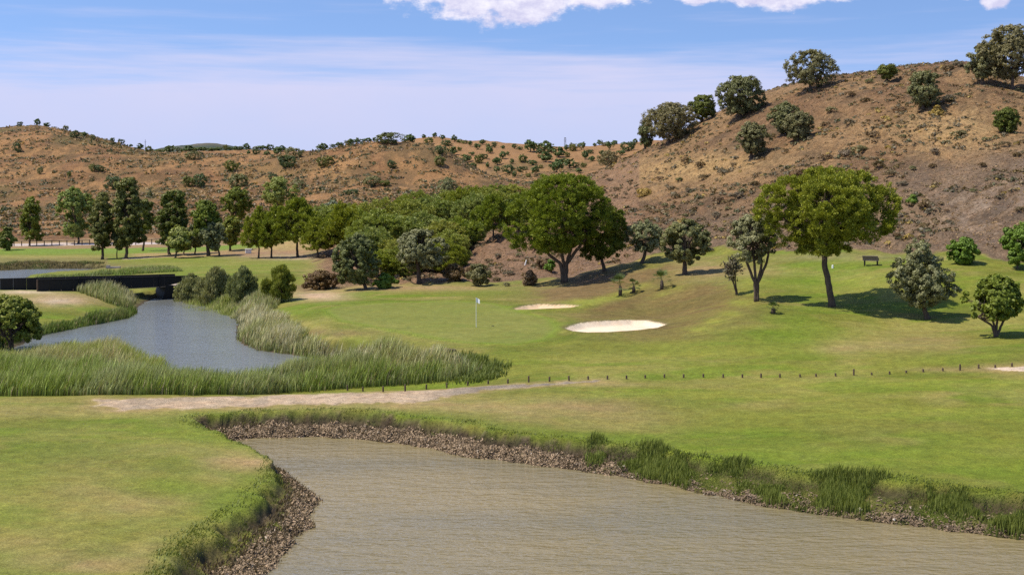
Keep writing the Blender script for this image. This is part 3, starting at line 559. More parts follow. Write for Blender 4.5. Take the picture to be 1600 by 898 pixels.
for i,(nm,u,v,u0,u1,t,b,pal,lb,tr,nl) in enumerate(MID):
    R_=np.random.default_rng(60+i); L=ell(u0,u1,t,b,nl,R_,.36)
    if nm in('casuarina_tree','poplar_tree') or 'ragged' in lb:
        L=[];m=nl+3;cu=(u0+u1)/2;hw=(u1-u0)/2
        for q in range(m):
            f=q/(m-1); w=hw*(.32+.85*sin(pi*min(1,.15+f*.75)))*.95; side=(-1)**q*R_.uniform(.25,.65)*hw*(.25+.75*f)
            L.append((cu+side,t+6+(b-t-12)*f,w*.62,(b-t)/m*1.0,R_.uniform(-.5,.5)*w))
    D0=dict(dmin=190,dmax=245) if v>375 else dict(dmin=236,dmax=300)
    if nm=='flowering_shrub': D0=dict(dmin=205,dmax=240)
    hero(nm,u,v,L,pal,lb,trunk=[(u,v),(u+R_.uniform(-2,2),(v+b)/2),((u0+u1)/2,b-(b-t)*.45)],n=int(9000*(u1-u0)*(b-t)/2500)+2500,leaf=.19,tuft=.42,tr=tr,seed=80+i,cat='bush' if 'bush' in nm else ('shrub' if 'shrub' in nm else 'tree'),minz=-.9,density=.8,aspect=1.6,**D0)
# pines of the grove: four crowns shared by the look-alikes
PV=[]
for i in range(5):
    R_=np.random.default_rng(200+i); L=[]
    for q in range(9):
        a=q*2*pi/9*1.0+R_.uniform(-.3,.3); rr=1.9*R_.uniform(.75,1.1) if q<7 else .3; L.append([rr*cos(a),rr*sin(a),3.2+R_.uniform(-.9,.5)+(1.3 if q>=7 else 0),1.4*R_.uniform(.8,1.15),1.4,1.4*R_.uniform(.8,1.2)])
    L.append([0,0,3.7,2.2,2.2,1.6])
    PV.append(build_tree('p',R_,L,'pine' if i!=3 else 'olivegreen',20000,.105,.36,[(0,0),(.1,1.0),(0,2.2)],tr=.16,minz=-.85,aspect=2.6,needle=1))   # about 5.6 m tall, 6.4 wide
PG=[]
for i in range(4):
    R_=np.random.default_rng(250+i); L=[]
    for q in range(9):
        a=q*2*pi/9+R_.uniform(-.3,.3); rr=2.0*R_.uniform(.6,1.15); L.append([rr*cos(a),rr*sin(a),2.4+R_.uniform(-1.1,1.0),1.35*R_.uniform(.75,1.15),1.35,1.45*R_.uniform(.8,1.2)])
    L.append([0,0,3.6,1.8,1.8,1.7])
    PG.append(build_tree('p',R_,L,['grove','grove','light','pine'][i],22000,.095,.32,[(0,0),(.1,.9),(0,1.9)],tr=.14,minz=-.95,aspect=2.6,needle=1,void=.4))
named_p=[(404,403,376,430,330,'leftmost low dark pine at the edge of the far fairway'),(424,403,395,452,326,'dark pine with two visible stems right behind the leftmost low one'),(465,402,432,510,312,'widest dark pine of the group beside the far fairway'),
(497,402,470,528,345,'olive-toned young pine right of the widest dark pine'),(540,404,500,575,322,'dense pine above the rounded olive at the left end of the green'),(770,378,738,800,306,'pine standing on bare soil just left of the large domed pine')]
for i,(u,v,u0,u1,t,lb) in enumerate(named_p):
    x,y,z=cast(u,v,140,205); k=y/F; cm,tm=PV[i%3]
    sx=(u1-u0)*1.1*k/6.4; sz=(v-t)*k/5.7; place('pine_tree',(x,y,z),cm,tm,i*1.3,(sx,sx,sz),lb,'tree')
grove=[(590,400,78,328),(560,392,60,326),(620,396,74,335),(600,372,70,310),(640,372,66,312),(560,368,60,318),(575,420,60,352),(610,425,60,372),(625,432,50,385),(590,432,50,390),(660,395,72,330),(690,400,66,345),(700,415,58,360),(715,395,60,338),(680,362,60,305),(655,345,50,298),(700,345,58,298),(722,352,50,292),(740,362,56,300),(760,340,50,292),(785,352,56,300),(740,335,46,290),(805,345,56,302),(775,330,46,288),(800,322,46,288),(535,372,52,322),(505,365,52,320),(475,362,50,326),(450,362,46,330),(700,425,50,375),(730,388,46,345),(830,340,50,300),(815,362,44,318),(648,418,50,368),(670,425,46,380),(545,350,46,318),(520,350,40,320),(630,350,44,306)]
for i,(u,v,w,t) in enumerate(grove):
    x,y,z=cast(u,v,135,238); k=y/F; cm,tm=PG[(i*7)%4]; sx=w*1.3*k/6.4; sz=1.06*max(.45,(v-t)*k/5.7)
    place('pine_tree',(x,y,z),cm,tm,i*2.1,(sx,sx,sz),'young green pine packed in the grove on the slope behind the green','tree','young pines of the grove')
# oaks and bushes on the right hand hill
HILL=[('holm_oak',1266,142,1221,1312,78,140,'oakdry','open airy oak on the hill skyline with sky showing through its crown',9,9000,1),
('holm_oak',1156,186,1117,1198,119,186,'oak','big dense round oak on the skyline below the open airy one',10,15000,1),
('holm_oak',1097,191,1075,1121,147,191,'dark','mid-sized dark oak squeezed between two big round oaks on the skyline',7,7000,1),
('holm_oak',1045,224,1002,1092,160,222,'oakdry','pale broad domed oak at the lower left end of the skyline oaks',10,15000,1),
('holm_oak',1008,226,996,1026,180,226,'oak','narrow oak hugging the left side of the pale broad domed oak',6,5000,1),
('holm_oak',1174,247,1150,1203,190,246,'oak','dark rounded oak alone on the slope below the big round skyline oak',8,8000,1),
('holm_oak',1222,211,1198,1258,160,212,'oak','left and taller of two touching oaks in the middle of the slope',8,8000,1),
('holm_oak',1246,221,1222,1274,176,222,'oakdry','right and lower of two touching oaks in the middle of the slope',8,7000,1),
('holm_oak',1386,128,1371,1403,101,127,'dark','small round dark oak on the skyline between the airy oak and the big corner oak',6,3500,1),
('holm_oak',1442,172,1416,1475,110,172,'oak','irregular two-lobed oak high on the slope left of golden grass',8,8000,1),
('round_bush',1571,206,1548,1597,169,208,'dark','compact dark green bush on the slope near the right edge',7,6000,1),
('holm_oak',1582,140,1530,1625,38,130,'oakdry','largest spreading oak at the top right corner',12,17000,1),
('holm_oak',1535,132,1509,1562,68,128,'oak','oak on the left flank of the largest corner oak',7,7000,1),
('round_bush',950,257,928,973,233,257,'oakdry','low wide bush on the spur left of the skyline oaks',6,3500,1),
('round_bush',698,297,679,719,261,297,'olive','grey round bush standing alone just above the pine grove',8,5000,1),
('round_bush',1506,413,1480,1531,372,412,'bright','bright green clumped bush at the foot of the slope near the bench',7,9000,.5),
('round_bush',1590,420,1566,1622,350,415,'bright','tall bright green bush cut by the right edge at the foot of the slope',8,10000,.5),
('round_bush',604,450,582,622,431,450,'bright','low bright green bush between the two big olives behind the green',6,5000,.5),
('round_bush',857,424,850,868,408,424,'bright','tiny bright bush left of the large domed pine trunk',4,1500,.5),
('dry_bush',496,452,470,532,424,452,'redb','reddish-brown low bush beside the pale track left of the rounded olive',7,6000,.5),
('dry_bush',748,447,728,768,412,446,'oakdry','olive-brown bush at the back edge of the green left of the white stake',6,4500,.5),
('dry_bush',826,446,812,842,424,446,'dry','straw-brown bush close behind the green between the stake and the domed pine',5,2500,.5),
('dry_bush',706,440,690,730,414,442,'redb','dark brown bush in the shade right of the silvery olive',6,4500,.5),
('dry_bush',845,420,838,866,404,420,'dry','brown bush partly under the left side of the domed pine',5,2200,.5),
('dry_bush',1008,305,990,1024,296,308,'gold','golden yellow patch of a shrub on the grey slope above the domed pine',5,2500,.5),
('dry_bush',1462,178,1452,1476,166,186,'gold','yellow-green flowering shrub beside the two-lobed oak',4,2000,.6),
('dry_bush',1425,318,1418,1434,306,320,'bright','single small green shrub on the grey slope right of the lawn pine crown',4,1200,.5)]
for i,(nm,u,v,u0,u1,t,b,pal,lb,nl,n,tr) in enumerate(HILL):
    R_=np.random.default_rng(300+i); oak=nm=='holm_oak'
    hero(nm,u,v,ell(u0,u1,t,b-(3 if oak else 0),nl,R_,.38),pal,lb,trunk=[(u,v),(u,v-(v-t)*.12),(u+1,v-(v-t)*(.36 if oak else .25))],n=int(n*1.9),leaf=.155 if oak else .12,tuft=.34 if oak else .26,tr=.25 if oak else .07,seed=400+i,cat='tree' if oak else 'bush',minz=-.8,density=1. if nl<12 else .8,aspect=1.4,void=.55 if nl!=9 else .2,dmin=108,dmax=236,nb=10)
# small dwarf palms
def palm(u,v,h,lb,seed):
    R=np.random.default_rng(seed); x,y,z=cast(u,v); k=y/F; hh=h*k; th=hh*.42
    e=empty('dwarf_palm',(x,y,z)); tag(e,lb,'palm')
    mb=MB(); mb.tube([(0,0,-.1),(0.02,0,th*.5),(0,0,th)],[.16,.17,.12],9); mb.build('trunk',BARK,e,True)
    co=[];cl=[]
    for q in range(26):
        a=R.uniform(0,2*pi); el=R.uniform(-.35,1.35); d=np.array([cos(a)*cos(el),sin(a)*cos(el),sin(el)]); ln=hh*.36*R.uniform(.8,1.1); tip=np.array([0,0,th])+d*ln
        side=unit(np.cross(d,[0,0,1.])[None])[0]; up=np.cross(side,d); fr=hh*.26
        for s in range(9):
            b=(s-4)/4*1.15; dd=d*cos(b)+side*sin(b)-np.array([0,0,.25])*R.uniform(.3,1); t2=tip+dd*fr; w=.03
            pr=unit(np.cross(dd,up)[None])[0]*w; co+=[tip-pr*.4,tip+dd*fr*.5-pr,t2,tip+dd*fr*.5+pr]; c=np.array([.10,.13,.035])*R.uniform(.7,1.4); cl+=[c]*4
        w=side*.012; b0=np.array([0,0,th*.95]); co+=[b0-w,tip-w,tip+w,b0+w]; cl+=[np.array([.13,.12,.05])]*4
    n=len(co)//4; link('crown',mesh_from('crown',np.array(co),np.arange(4*n),np.arange(n)*4,LM,np.array(cl)),e)
palm(969,462,37,'larger fan palm left in the pair on the shaded slope below the domed pine',1); palm(990,457,24,'smaller fan palm leaning at the right of the pair',2)
palm(1034,452,34,'lone fan palm on the grass spur below the dense olive',3); palm(1208,489,20,'tiny fan palm on the lawn between the bare-stemmed olive and the big pine',4)

# far scattered trees: shared single-mesh copies
FV=[];FB=[]
for i in range(7):
    R_=np.random.default_rng(500+i); L=[[R_.uniform(-.22,.22),R_.uniform(-.2,.2),.50+R_.uniform(-.10,.12),.31,.31,.30] for _ in range(5)]
    c,nn,tb,_=crown_pts(R_,L,420,.11,-.9); n=len(c); 
    col_=colours(R_,'far2',tb); t_=unit(np.cross(nn,R_.normal(size=(n,3)))); b_=np.cross(nn,t_); s_=.055
    co=np.stack([c-t_*s_*1.3,c-b_*s_*1.3,c+t_*s_*1.3,c+b_*s_*1.3],1).reshape(-1,3); f=list(np.arange(4*n)); cl=np.repeat(col_,4,axis=0)
    mb=MB(); mb.tube([(0,0,-.08),(.01,0,.2),(0,0,.5)],[.05,.035,.03],6,False)
    off=len(co); co=np.vstack([co,mb.v]); ls=list(np.arange(n)*4)
    for q in mb.f: ls.append(len(f)); f+=[a+off for a in q]
    cl=np.vstack([cl,np.tile([.05,.04,.03],(len(mb.v),1))]); FV.append(mesh_from('far_tree',co,f,ls,LM,cl))
    L=[[R_.uniform(-.25,.25),R_.uniform(-.25,.25),.42+R_.uniform(-.1,.12),.34,.34,.36] for _ in range(6)]
    c,nn,tb,_=crown_pts(R_,L,1500,.10,-.9); FB.append(leaf_mesh('far_bush',c,nn,.06,colours(R_,['far','oak','dark','casu','far','oak','grey'][i],tb),R_))
def fartree(u,v,w,h,kind,grp,lb,cat,dmin,dmax,i):
    if w<19: w*=.75+.6*((i*37)%11)/10; h*=.85+.45*((i*53)%7)/6
    if kind=='t' and i%3==0: kind='b'
    x,y,z=cast(u,v,dmin,dmax); k=y/F
    o=link(('small_tree' if cat=='tree' else 'round_bush'),(FV if kind=='t' else FB)[i%6 if kind!='g' else 6],None,(x,y,z-.1)); o.scale=(w*k/.95,w*k/.95,h*k/.9); o.rotation_euler[2]=i*1.7
    tag(o,lb,cat,grp); return o
c=0
for (u,v,w) in [(31,197,10),(59,200,11),(73,203,9),(103,209,9),(131,214,9),(176,222,6),(189,225,10),(204,228,6),(219,232,9),(232,237,12),(116,215,11),(145,219,11)]:
    fartree(u,v,w,w*.9,'t' if c<10 else 'b','trees along the left hill crest','small dark tree silhouetted on the crest of the far left hill','tree',560 if u<110 else 480,640,c); c+=1
for (u,v,w,h) in [(27,238,12,13),(62,272,7,11),(108,276,8,10),(145,268,11,12),(157,268,12,12),(234,306,10,8)]:
    fartree(u,v,w,h,'b','bushes on the left hill face','small dark bush dotted on the face of the far left hill','bush',330,620,c); c+=1
NB=[(178,296,25,24,'dark bush on the hill face directly above the tallest feathery tree'),(302,249,20,14,'round green bush under the distant blue hill'),(360,267,19,18,'dark bush on the middle hill above a lone wide bush'),(296,291,17,21,'left one of two touching round bushes on the middle hill'),(312,292,21,22,'right one of two touching round bushes on the middle hill'),(373,292,31,22,'wide bush on the middle hill casting a shadow to its right'),
(449,262,24,22,'upper of the two overlapping bushes on the middle hill'),(458,247,22,18,'bush highest of the cluster near the middle hill crest'),(447,260,14,14,'small bush at the left of the overlapping cluster'),(508,261,24,19,'lone dark round bush right of the overlapping cluster'),(426,281,15,12,'small grey bush below the overlapping cluster'),(466,296,20,17,'dark bush just above the flowering shrub'),
(550,304,14,10,'small grey-green bush above the left of the pine grove'),(580,290,24,16,'dark low bush above the middle of the pine grove'),(601,290,15,9,'low bush at the right of the dark low one above the grove'),(687,258,20,16,'dull brown-green bush near the right end of the middle hill'),(613,263,13,13,'brownish bush below the big crest tree clump'),(607,224,36,19,'big wide evergreen clump on the crest of the middle hill'),(688,241,19,16,'bright rounded tree where the middle hill meets the orchard hill')]
for (u,v,w,h,lb) in NB: fartree(u,v,w,h,'b',None,lb,'bush',330,500,c); c+=1
for (u,v,w) in [(417,235,9),(433,237,11),(474,234,7),(499,234,8),(505,235,12),(521,238,10),(529,228,8),(534,233,9),(544,228,10),(551,234,11),(558,228,9),(566,228,9),(576,228,10),(585,228,8),(633,220,9),(640,224,13),(645,232,8),(400,241,9),(388,241,8)]:
    fartree(u,v,w,w*.85,'t','trees along the middle hill crest','small olive tree along the crest of the middle hill','tree',455,620,c); c+=1
ORCH=[(662,216,9),(670,226,13),(679,216,11),(691,219,8),(698,228,12),(710,222,10),(718,224,8),(726,225,9),(746,234,10),(754,226,10),(772,231,10),(786,233,7),(707,243,13),(718,236,8),(737,243,8),(765,240,11),(757,248,11),(785,248,11),(728,254,15),(748,255,14),(777,258,13),(776,270,14),(794,271,16),(740,262,10),(762,262,9),
(817,253,15),(829,238,17),(804,233,9),(812,234,8),(851,238,18),(873,246,20),(895,236,13),(909,234,14),(914,249,12),(922,240,8),(929,229,8),(937,227,9),(945,228,9),(953,234,12),(960,228,10),(981,236,15),(993,225,9),(880,255,11),(887,246,10),(904,271,11),(890,263,14),(899,262,12),(870,269,18),(853,253,18),(845,263,9),(836,273,14),(831,259,11),(812,269,10),(802,266,6),(804,277,10),(826,277,8),(862,240,12),(885,236,10),(843,240,10),(925,252,8),(940,243,10),(912,262,8),(970,243,9),(860,262,8),(820,266,7),(793,243,8),(800,256,8),(845,247,8),(735,229,8),(762,231,7),(838,233,8)]
for (u,v,w) in ORCH:
    fartree(u,v,w,w*.85,'t','olive trees of the far orchard hill','small green olive tree in the grove on the far bare orange hill','tree',600,900,c); c+=1
R_=np.random.default_rng(9)
for q in range(26):
    u=236+q*8.2+R_.uniform(-3,3); fartree(u,243-(u-236)*.03,R_.uniform(7,15),R_.uniform(5,9),'t','distant trees below the blue hill','distant tree in the hedge-like line in front of the faint blue hill','tree',900,960,c); c+=1

# ------------------------------------------------------------------ scrub (uncountable) on the slopes
def quadcloud(name,Cc,Nn,size,colr,R,aspect,label,cat,mat=None):
    o=link(name,leaf_mesh(name,Cc,Nn,size,colr,R,aspect,mat)); tag(o,label,cat,kind='stuff'); return o
def scrub(label,cond,n,leaves,r0,r1,pals,probs,seed,y0,y1,u0=-200,u1=1800):
    R=np.random.default_rng(seed); u=R.uniform(u0,u1,n); y=np.exp(R.uniform(np.log(y0),np.log(y1),n)); x=(u-800)/F*y
    i,j=ij(x,y); i=i.astype(int); j=j.astype(int); k=cond(u,y,i,j,x)&(R.random(n)<1); x,y=x[k],y[k]; n=len(x); z=zat(x,y)
    r=R.uniform(r0,r1,n)*R.uniform(.6,1.3,n); pi_=R.choice(len(pals),n,p=probs)
    t=np.repeat(np.arange(n),leaves); d=unit(R.normal(size=(len(t),3))); d[:,2]=np.abs(d[:,2])
    c=np.stack([x,y,z],1)[t]+d*r[t][:,None]*np.array([1,1,.75])*(R.uniform(.6,1,len(t))[:,None])
    nn=unit(d+R.normal(size=d.shape)*.4); A_=np.array([PAL[p][0] for p in pals]);B_=np.array([PAL[p][1] for p in pals]); m=R.random(n)
    cc=(A_[pi_]*(1-m[:,None])+B_[pi_]*m[:,None])[t]*R.uniform(.75,1.25,len(t))[:,None]
    co=(c,nn,cc,r[t])
    R2=R; nL=len(c); rr=R2.normal(size=(nL,3)); tt=unit(np.cross(nn,rr)); bb=np.cross(nn,tt); s=(co[3]*.42)[:,None]
    v=np.stack([c-tt*s,c-bb*s*.6,c+tt*s,c+bb*s*.6],1).reshape(-1,3)
    o=link('dry_scrub',mesh_from('dry_scrub',v,np.arange(4*nL),np.arange(nL)*4,LM,np.repeat(cc,4,axis=0))); tag(o,label,'scrub',kind='stuff')
dens=fbm(XX/8+3,YY/8,3)
scrub('low brown and grey scrub covering the dry right-hand slope',lambda u,y,i,j,x:(hill[i,j]>.8)&(dens[i,j]>.43),14000,14,.18,.50,['dry','grey','oakdry','redb','gold'],[.36,.30,.14,.14,.06],1,106,238,430,1800)
PAL['tuftgold']=((.30,.20,.085),(.40,.28,.13)); PAL['soilclod']=((.20,.13,.075),(.30,.20,.12))
scrub('tiny dry tufts and stones over the right-hand slope',lambda u,y,i,j,x:(hill[i,j]>.8),42000,6,.07,.20,['dry','tuftgold','soilclod','grey'],[.25,.35,.3,.1],2,106,238,430,1800)
scrub('dry scrub and dull green brush over the far left and middle hills',lambda u,y,i,j,x:(hill[i,j]>.8)&(dens[i,j]>.43),26000,8,.4,1.05,['dry','casu','oakdry','grey','tuftgold'],[.25,.22,.25,.08,.20],3,262,640,-100,900)
# individual dry shrubs that stand out on the slope
SH=[];
for i in range(4):
    R_=np.random.default_rng(600+i); L=[[R_.uniform(-.3,.3),R_.uniform(-.3,.3),.3,.35,.35,.35] for _ in range(5)]; c_,nn,tb,_=crown_pts(R_,L,900,.14,-.3); SH.append(leaf_mesh('dry_shrub',c_,nn,.06,colours(R_,['dry','grey','oakdry','redb'][i],tb),R_,2.2))
spots=[(963,297,10),(952,283,9),(1040,323,12),(1055,310,14),(1120,315,16),(1150,310,20),(1070,338,9),(1085,330,9),(1095,345,12),(1121,340,16),(1160,300,12),(1180,290,14),(1100,280,14),(1130,272,16),(1062,283,12),(1070,255,16),(1035,348,9),(1048,295,9),(1126,362,12),(1095,260,14),(1032,280,10),(1078,300,12),(1138,328,10),(1250,280,30),(1290,250,18),(1320,245,22),(1345,240,24),(1370,262,20),(1390,275,16),(1410,290,14),(1425,265,12),(1458,262,12),(1365,215,20),(1330,195,18),(1300,175,16),(1350,160,14),(1405,175,16),(1480,160,22),(1500,215,22),(1535,260,12),(1570,228,14),(1560,280,14),(1520,300,12),(1445,325,18),(1480,330,8),(1560,310,10),(1360,130,14),(1435,118,12),(1480,110,16),(1495,105,16),(1410,215,10),(1330,150,14),(1290,195,10),(1462,238,14),(1540,220,12),(1590,245,14),(1595,330,14),(1440,200,10),(1510,390,14),(1400,370,12),(775,440,14),(795,430,14),(790,447,12),(735,425,14),(765,410,12),(780,402,12),(812,400,10),(835,392,14),(1020,360,14),(1110,392,10)]
for i,(u,v,w) in enumerate(spots):
    x,y,z=cast(u,v,104,236); k=y/F; o=link('dry_shrub',SH[i%4],None,(x,y,z-.05)); o.scale=(w*k/1.0,w*k/1.0,w*k*.8); o.rotation_euler[2]=i
    tag(o,'low brown or grey dry shrub dotted on the bare right-hand slope','shrub','dry shrubs on the right-hand slope')

# ------------------------------------------------------------------ reeds and grasses
def inpoly(P,x,y): return sdist(P,x,y)<0
def blades(name,label,cat,x,y,hgt,wid,lean,base,tip,R,segs=2,var=.25,dz=0,fan=1,spread=.0):
    n=len(x)
    if fan>1:
        x=np.repeat(x,fan)+R.normal(size=n*fan)*spread; y=np.repeat(y,fan)+R.normal(size=n*fan)*spread; hgt=np.repeat(hgt,fan) if hasattr(hgt,'__len__') else hgt
        if base.ndim==2: base=np.repeat(base,fan,axis=0); tip=np.repeat(tip,fan,axis=0)
        n*=fan
    z=zat(x,y)+dz; h=hgt*R.uniform(.5,1.2,n); a=R.uniform(0,2*pi,n); l=np.stack([np.cos(a)*lean*R.random(n)+lean*.5,np.sin(a)*lean*R.random(n),np.zeros(n)],1)*h[:,None]
    s=np.stack([np.abs(np.cos(a+1.3))+.3,np.sin(a+1.3)*.6,np.zeros(n)],1)*wid*.42; s=s*R.uniform(.7,1.3,n)[:,None]
    p0=np.stack([x,y,z-.05],1); up=np.array([0,0,1.])
    p1=p0+l*.22+up*(h*.55)[:,None]; p2=p0+l+up*h[:,None]
    v=np.stack([p0-s,p0+s,p1+s*.9,p1-s*.9,p2],1).reshape(-1,3)
    k=np.arange(n)[:,None]*5; f=np.concatenate([k+np.array([[0,1,2,3]]),k+np.array([[3,2,4]])],1).ravel(); ls=np.stack([np.arange(n)*7,np.arange(n)*7+4],1).ravel()
    br=R.uniform(1-var,1+var,n)[:,None]; b=np.broadcast_to(base,(n,3))*br; t=np.broadcast_to(tip,(n,3))*br
    if name=='reeds':
        dd_=R.random(n)<.09; b=np.where(dd_[:,None],np.array([.26,.20,.10])*br,b); t=np.where(dd_[:,None],np.array([.46,.36,.20])*br,t)
    c=np.stack([b*.8,b*.8,(b+t)/2,(b+t)/2,t],1).reshape(-1,3)
    o=link(name,mesh_from(name,v,f,ls,LM,c)); tag(o,label,cat,kind='stuff'); return o
def sample(P,n,R):
    x0,y0=P.min(0);x1,y1=P.max(0); X=R.uniform(x0,x1,n*4);Y=R.uniform(y0,y1,n*4); k=inpoly(P,X,Y); return X[k][:n],Y[k][:n]
def reeds(px,n,hh,label,base,tip,seed,z0=.15,lean=.28,wid=.05,clump=.6,tall=None):
    R=np.random.default_rng(seed); P=poly0(px,z0) if z0 is not None else polyg(px); x,y=sample(P,n,R)
    cl=fbm(x*clump,y*clump,3); keep=R.random(len(x))<np.clip((cl-.22)*3.2,0.12,1); x,y,cl=x[keep],y[keep],cl[keep]
    sdp=-sdist(P,x,y); kk_=R.random(len(x))<np.clip(.25+sdp*.8,0,1); x,y,cl,sdp=x[kk_],y[kk_],cl[kk_],sdp[kk_]
    h=hh*(.45+1.0*fbm(x*.45+5,y*.45,3))*np.clip(.55+sdp*.35,0,1); m=sstep(.40,.62,fbm(x*.35+20,y*.35,3))[:,None]
    b=np.array(base)[0]*(1-m)+np.array(base)[1]*m; t=np.array(tip)[0]*(1-m)+np.array(tip)[1]*m
    blades('reeds',label,'reeds',x,y,h,wid,lean,b,t,R,fan=3,spread=.10,var=.55)
RB=[(.12,.145,.030),(.15,.185,.030)]; RT=[(.46,.45,.20),(.36,.40,.10)]; RTP=[(.60,.55,.33),(.42,.42,.18)]
reeds([(-160,619),(-160,585),(0,585),(80,586),(190,597),(240,606),(330,608),(450,606),(520,601),(580,594),(650,588),(700,585),(750,586),(735,592),(690,597),(620,603),(540,608),(440,615),(300,618),(0,619)],34000,1.55,'tall green reed band along the near shore of the far pond',RB,RT,1,z0=None,lean=.4,wid=.045)
reeds([(-60,582),(-60,562),(10,560),(60,562),(120,556),(190,560),(236,576),(275,597),(190,594),(80,586)],15000,1.6,'mixed green reeds behind the front band at the left',RB,RT,11,z0=None,lean=.4,wid=.045)
reeds([(368,498),(376,512),(372,533),(400,550),(470,560),(530,568),(560,580),(640,590),(700,588),(750,586),(722,572),(680,564),(630,559),(560,553),(512,546),(486,534),(462,512),(440,500),(400,492)],19000,1.5,'pale feathered reeds along the pond edge below the green',RB,RTP,2,z0=None,lean=.45,wid=.05)
reeds([(-60,550),(0,545),(60,527),(120,517),(200,503),(214,492),(204,488),(150,498),(100,510),(50,520),(0,530),(-60,535)],11000,1.3,'bright green reeds below the dry mound at the left shore',[(.08,.13,.02),(.12,.18,.025)],[(.19,.25,.05),(.26,.29,.09)],3,z0=None)
reeds([(400,590),(470,578),(540,580),(590,590),(540,598),(440,600)],6500,1.8,'reeds closing the right arm of the far pond',RB,RT,12,z0=0.05)
reeds([(105,548),(130,532),(200,524),(206,544),(170,556)],420,1.0,'thin stand of separate reed stems in the open water',RB,RT,4,z0=0.,clump=1.5,wid=.035)
reeds([(200,604),(230,590),(270,594),(360,592),(470,588),(520,594),(450,606),(300,608)],1800,1.1,'sparse reed fringe in front of the open water',RB,RT,5,z0=0.02)
reeds([(36,458),(30,446),(46,436),(130,434),(200,433),(285,431),(285,429),(160,430),(60,433),(24,442),(18,456)],4200,.65,'reed strip around the tip of land behind the bridge',[(.09,.14,.03),(.11,.17,.04)],RT,6,z0=.8)
reeds([(118,470),(122,458),(150,455),(185,459),(215,465),(205,480),(160,484)],3500,1.3,'grey-green reeds under the left half of the bridge',RB,RTP,7,z0=.4)
reeds([(275,479),(268,468),(330,468),(370,474),(420,476),(440,486),(430,494),(370,494),(320,486)],6000,1.1,'reeds and weeds around the shrubs right of the bridge',RB,RT,8,z0=.3)
reeds([(-60,422),(-60,413),(0,412),(60,410),(165,412),(162,418),(60,417.5),(0,420)],6000,.5,'rough brown-green bank grass on the far shore of the distant pond',[(.12,.11,.04),(.09,.12,.03)],[(.25,.19,.09),(.17,.19,.06)],9,z0=.5)
reeds([(180,430),(185,421),(280,422),(285,428)],3500,.6,'green rushes at the inlet behind the bridge',RB,RT,10,z0=1.)
# shore litter, weeds and grass tufts round the near pond
R_=np.random.default_rng(77)
bm_=(SD1>-.05)&(SD1<bw1*1.25)&(YY<75)&(YY>30)
cand=np.argwhere(bm_); wgt=(DD[bm_]*2.5/F*.16); wgt=wgt/wgt.sum()
def shore(n,f):
    q=cand[R_.choice(len(cand),n*3,p=wgt)]; i,j=q[:,0],q[:,1]; k=f(i,j); i,j=i[k][:n],j[k][:n]
    x=XX[i,j]+R_.normal(size=len(i))*.12; y=YY[i,j]+R_.normal(size=len(i))*.12; return x,y,i,j
x,y,i,j=shore(60000,lambda i,j:(SD1[i,j]<bw1[i,j]*np.where(LEFTB[i,j],.48,.72)*(.75+.5*nf[i,j]))&(R_.random(len(i))<sstep(.30,.55,fbm(XX[i,j]*.9+30,YY[i,j]*.9,3))+.15)&(~((XX[i,j]<-4)&(YY[i,j]>55.5)&(YY[i,j]<61.)))&((UU[i,j]<960)|(SD1[i,j]<.38)|(R_.random(len(i))<.10)))
z=zat(x,y)+R_.uniform(0,.07,len(x)); cc=(np.array([.30,.215,.13]) if True else 0)*(R_.uniform(.45,1.4,len(x))*np.where(UU[i,j]>960,.6,1.))[:,None]; cc[R_.random(len(x))<.02]=(.38,.32,.24)
quadcloud('bank_litter',np.stack([x,y,z],1),unit(R_.normal(size=(len(x),3))*.5+np.array([-.15,-.35,.95])),.055,cc,R_,2.4,'dead reed stubble and clods littering the muddy pond bank','litter',LITM)
x,y,i,j=shore(9000,lambda i,j:(SD1[i,j]<bw1[i,j]*.6)&(UU[i,j]<980))
blades('dead_stubble','short brown dead stubble standing at the foot of the muddy bank','stubble',x,y,.22,.05,.5,np.array([.10,.07,.045]),np.array([.20,.14,.085]),R_,var=.4)
x,y,i,j=shore(50000,lambda i,j:(UU[i,j]>920)&(SD1[i,j]>.15)&(SD1[i,j]<bw1[i,j]*1.02)&(fbm(XX[i,j]*.8,YY[i,j]*.8,3)>.30))
hh=.10+.40*sstep(.42,.66,fbm(x*.6+3,y*.6,3))
blades('bank_grass','clumps of taller dark green grass along the right bank of the near pond','grass',x,y,hh,.035,.35,np.array([.095,.125,.022]),np.array([.20,.235,.045]),R_,var=.3)
x,y,i,j=shore(30000,lambda i,j:(UU[i,j]<960)&(SD1[i,j]>bw1[i,j]*np.where(LEFTB[i,j],.40,.55))&(fbm(XX[i,j]*1.3+8,YY[i,j]*1.3,3)+.2*(R_.random(len(i))-.5)>np.where(LEFTB[i,j],.49,.52)+.14*sstep(.75,1.1,SD1[i,j]/bw1[i,j]))&(gap[i,j]<.45))
wc=np.where((fbm(x*.9,y*.9,3)>.5)[:,None],np.array([.135,.145,.024]),np.array([.19,.17,.048]))
blades('bank_weeds','low green weeds clinging to the upper muddy bank','weeds',x,y,.11,.03,.6,wc*.85,wc*1.5,R_,var=.35)
x,y,i,j=shore(5000,lambda i,j:(SD1[i,j]>bw1[i,j]*.95))
blades('lip_grass','overhanging grass along the lip of the near pond bank','grass',x,y,.15,.035,.8,np.array([.10,.13,.025]),np.array([.25,.25,.08]),R_,var=.3)
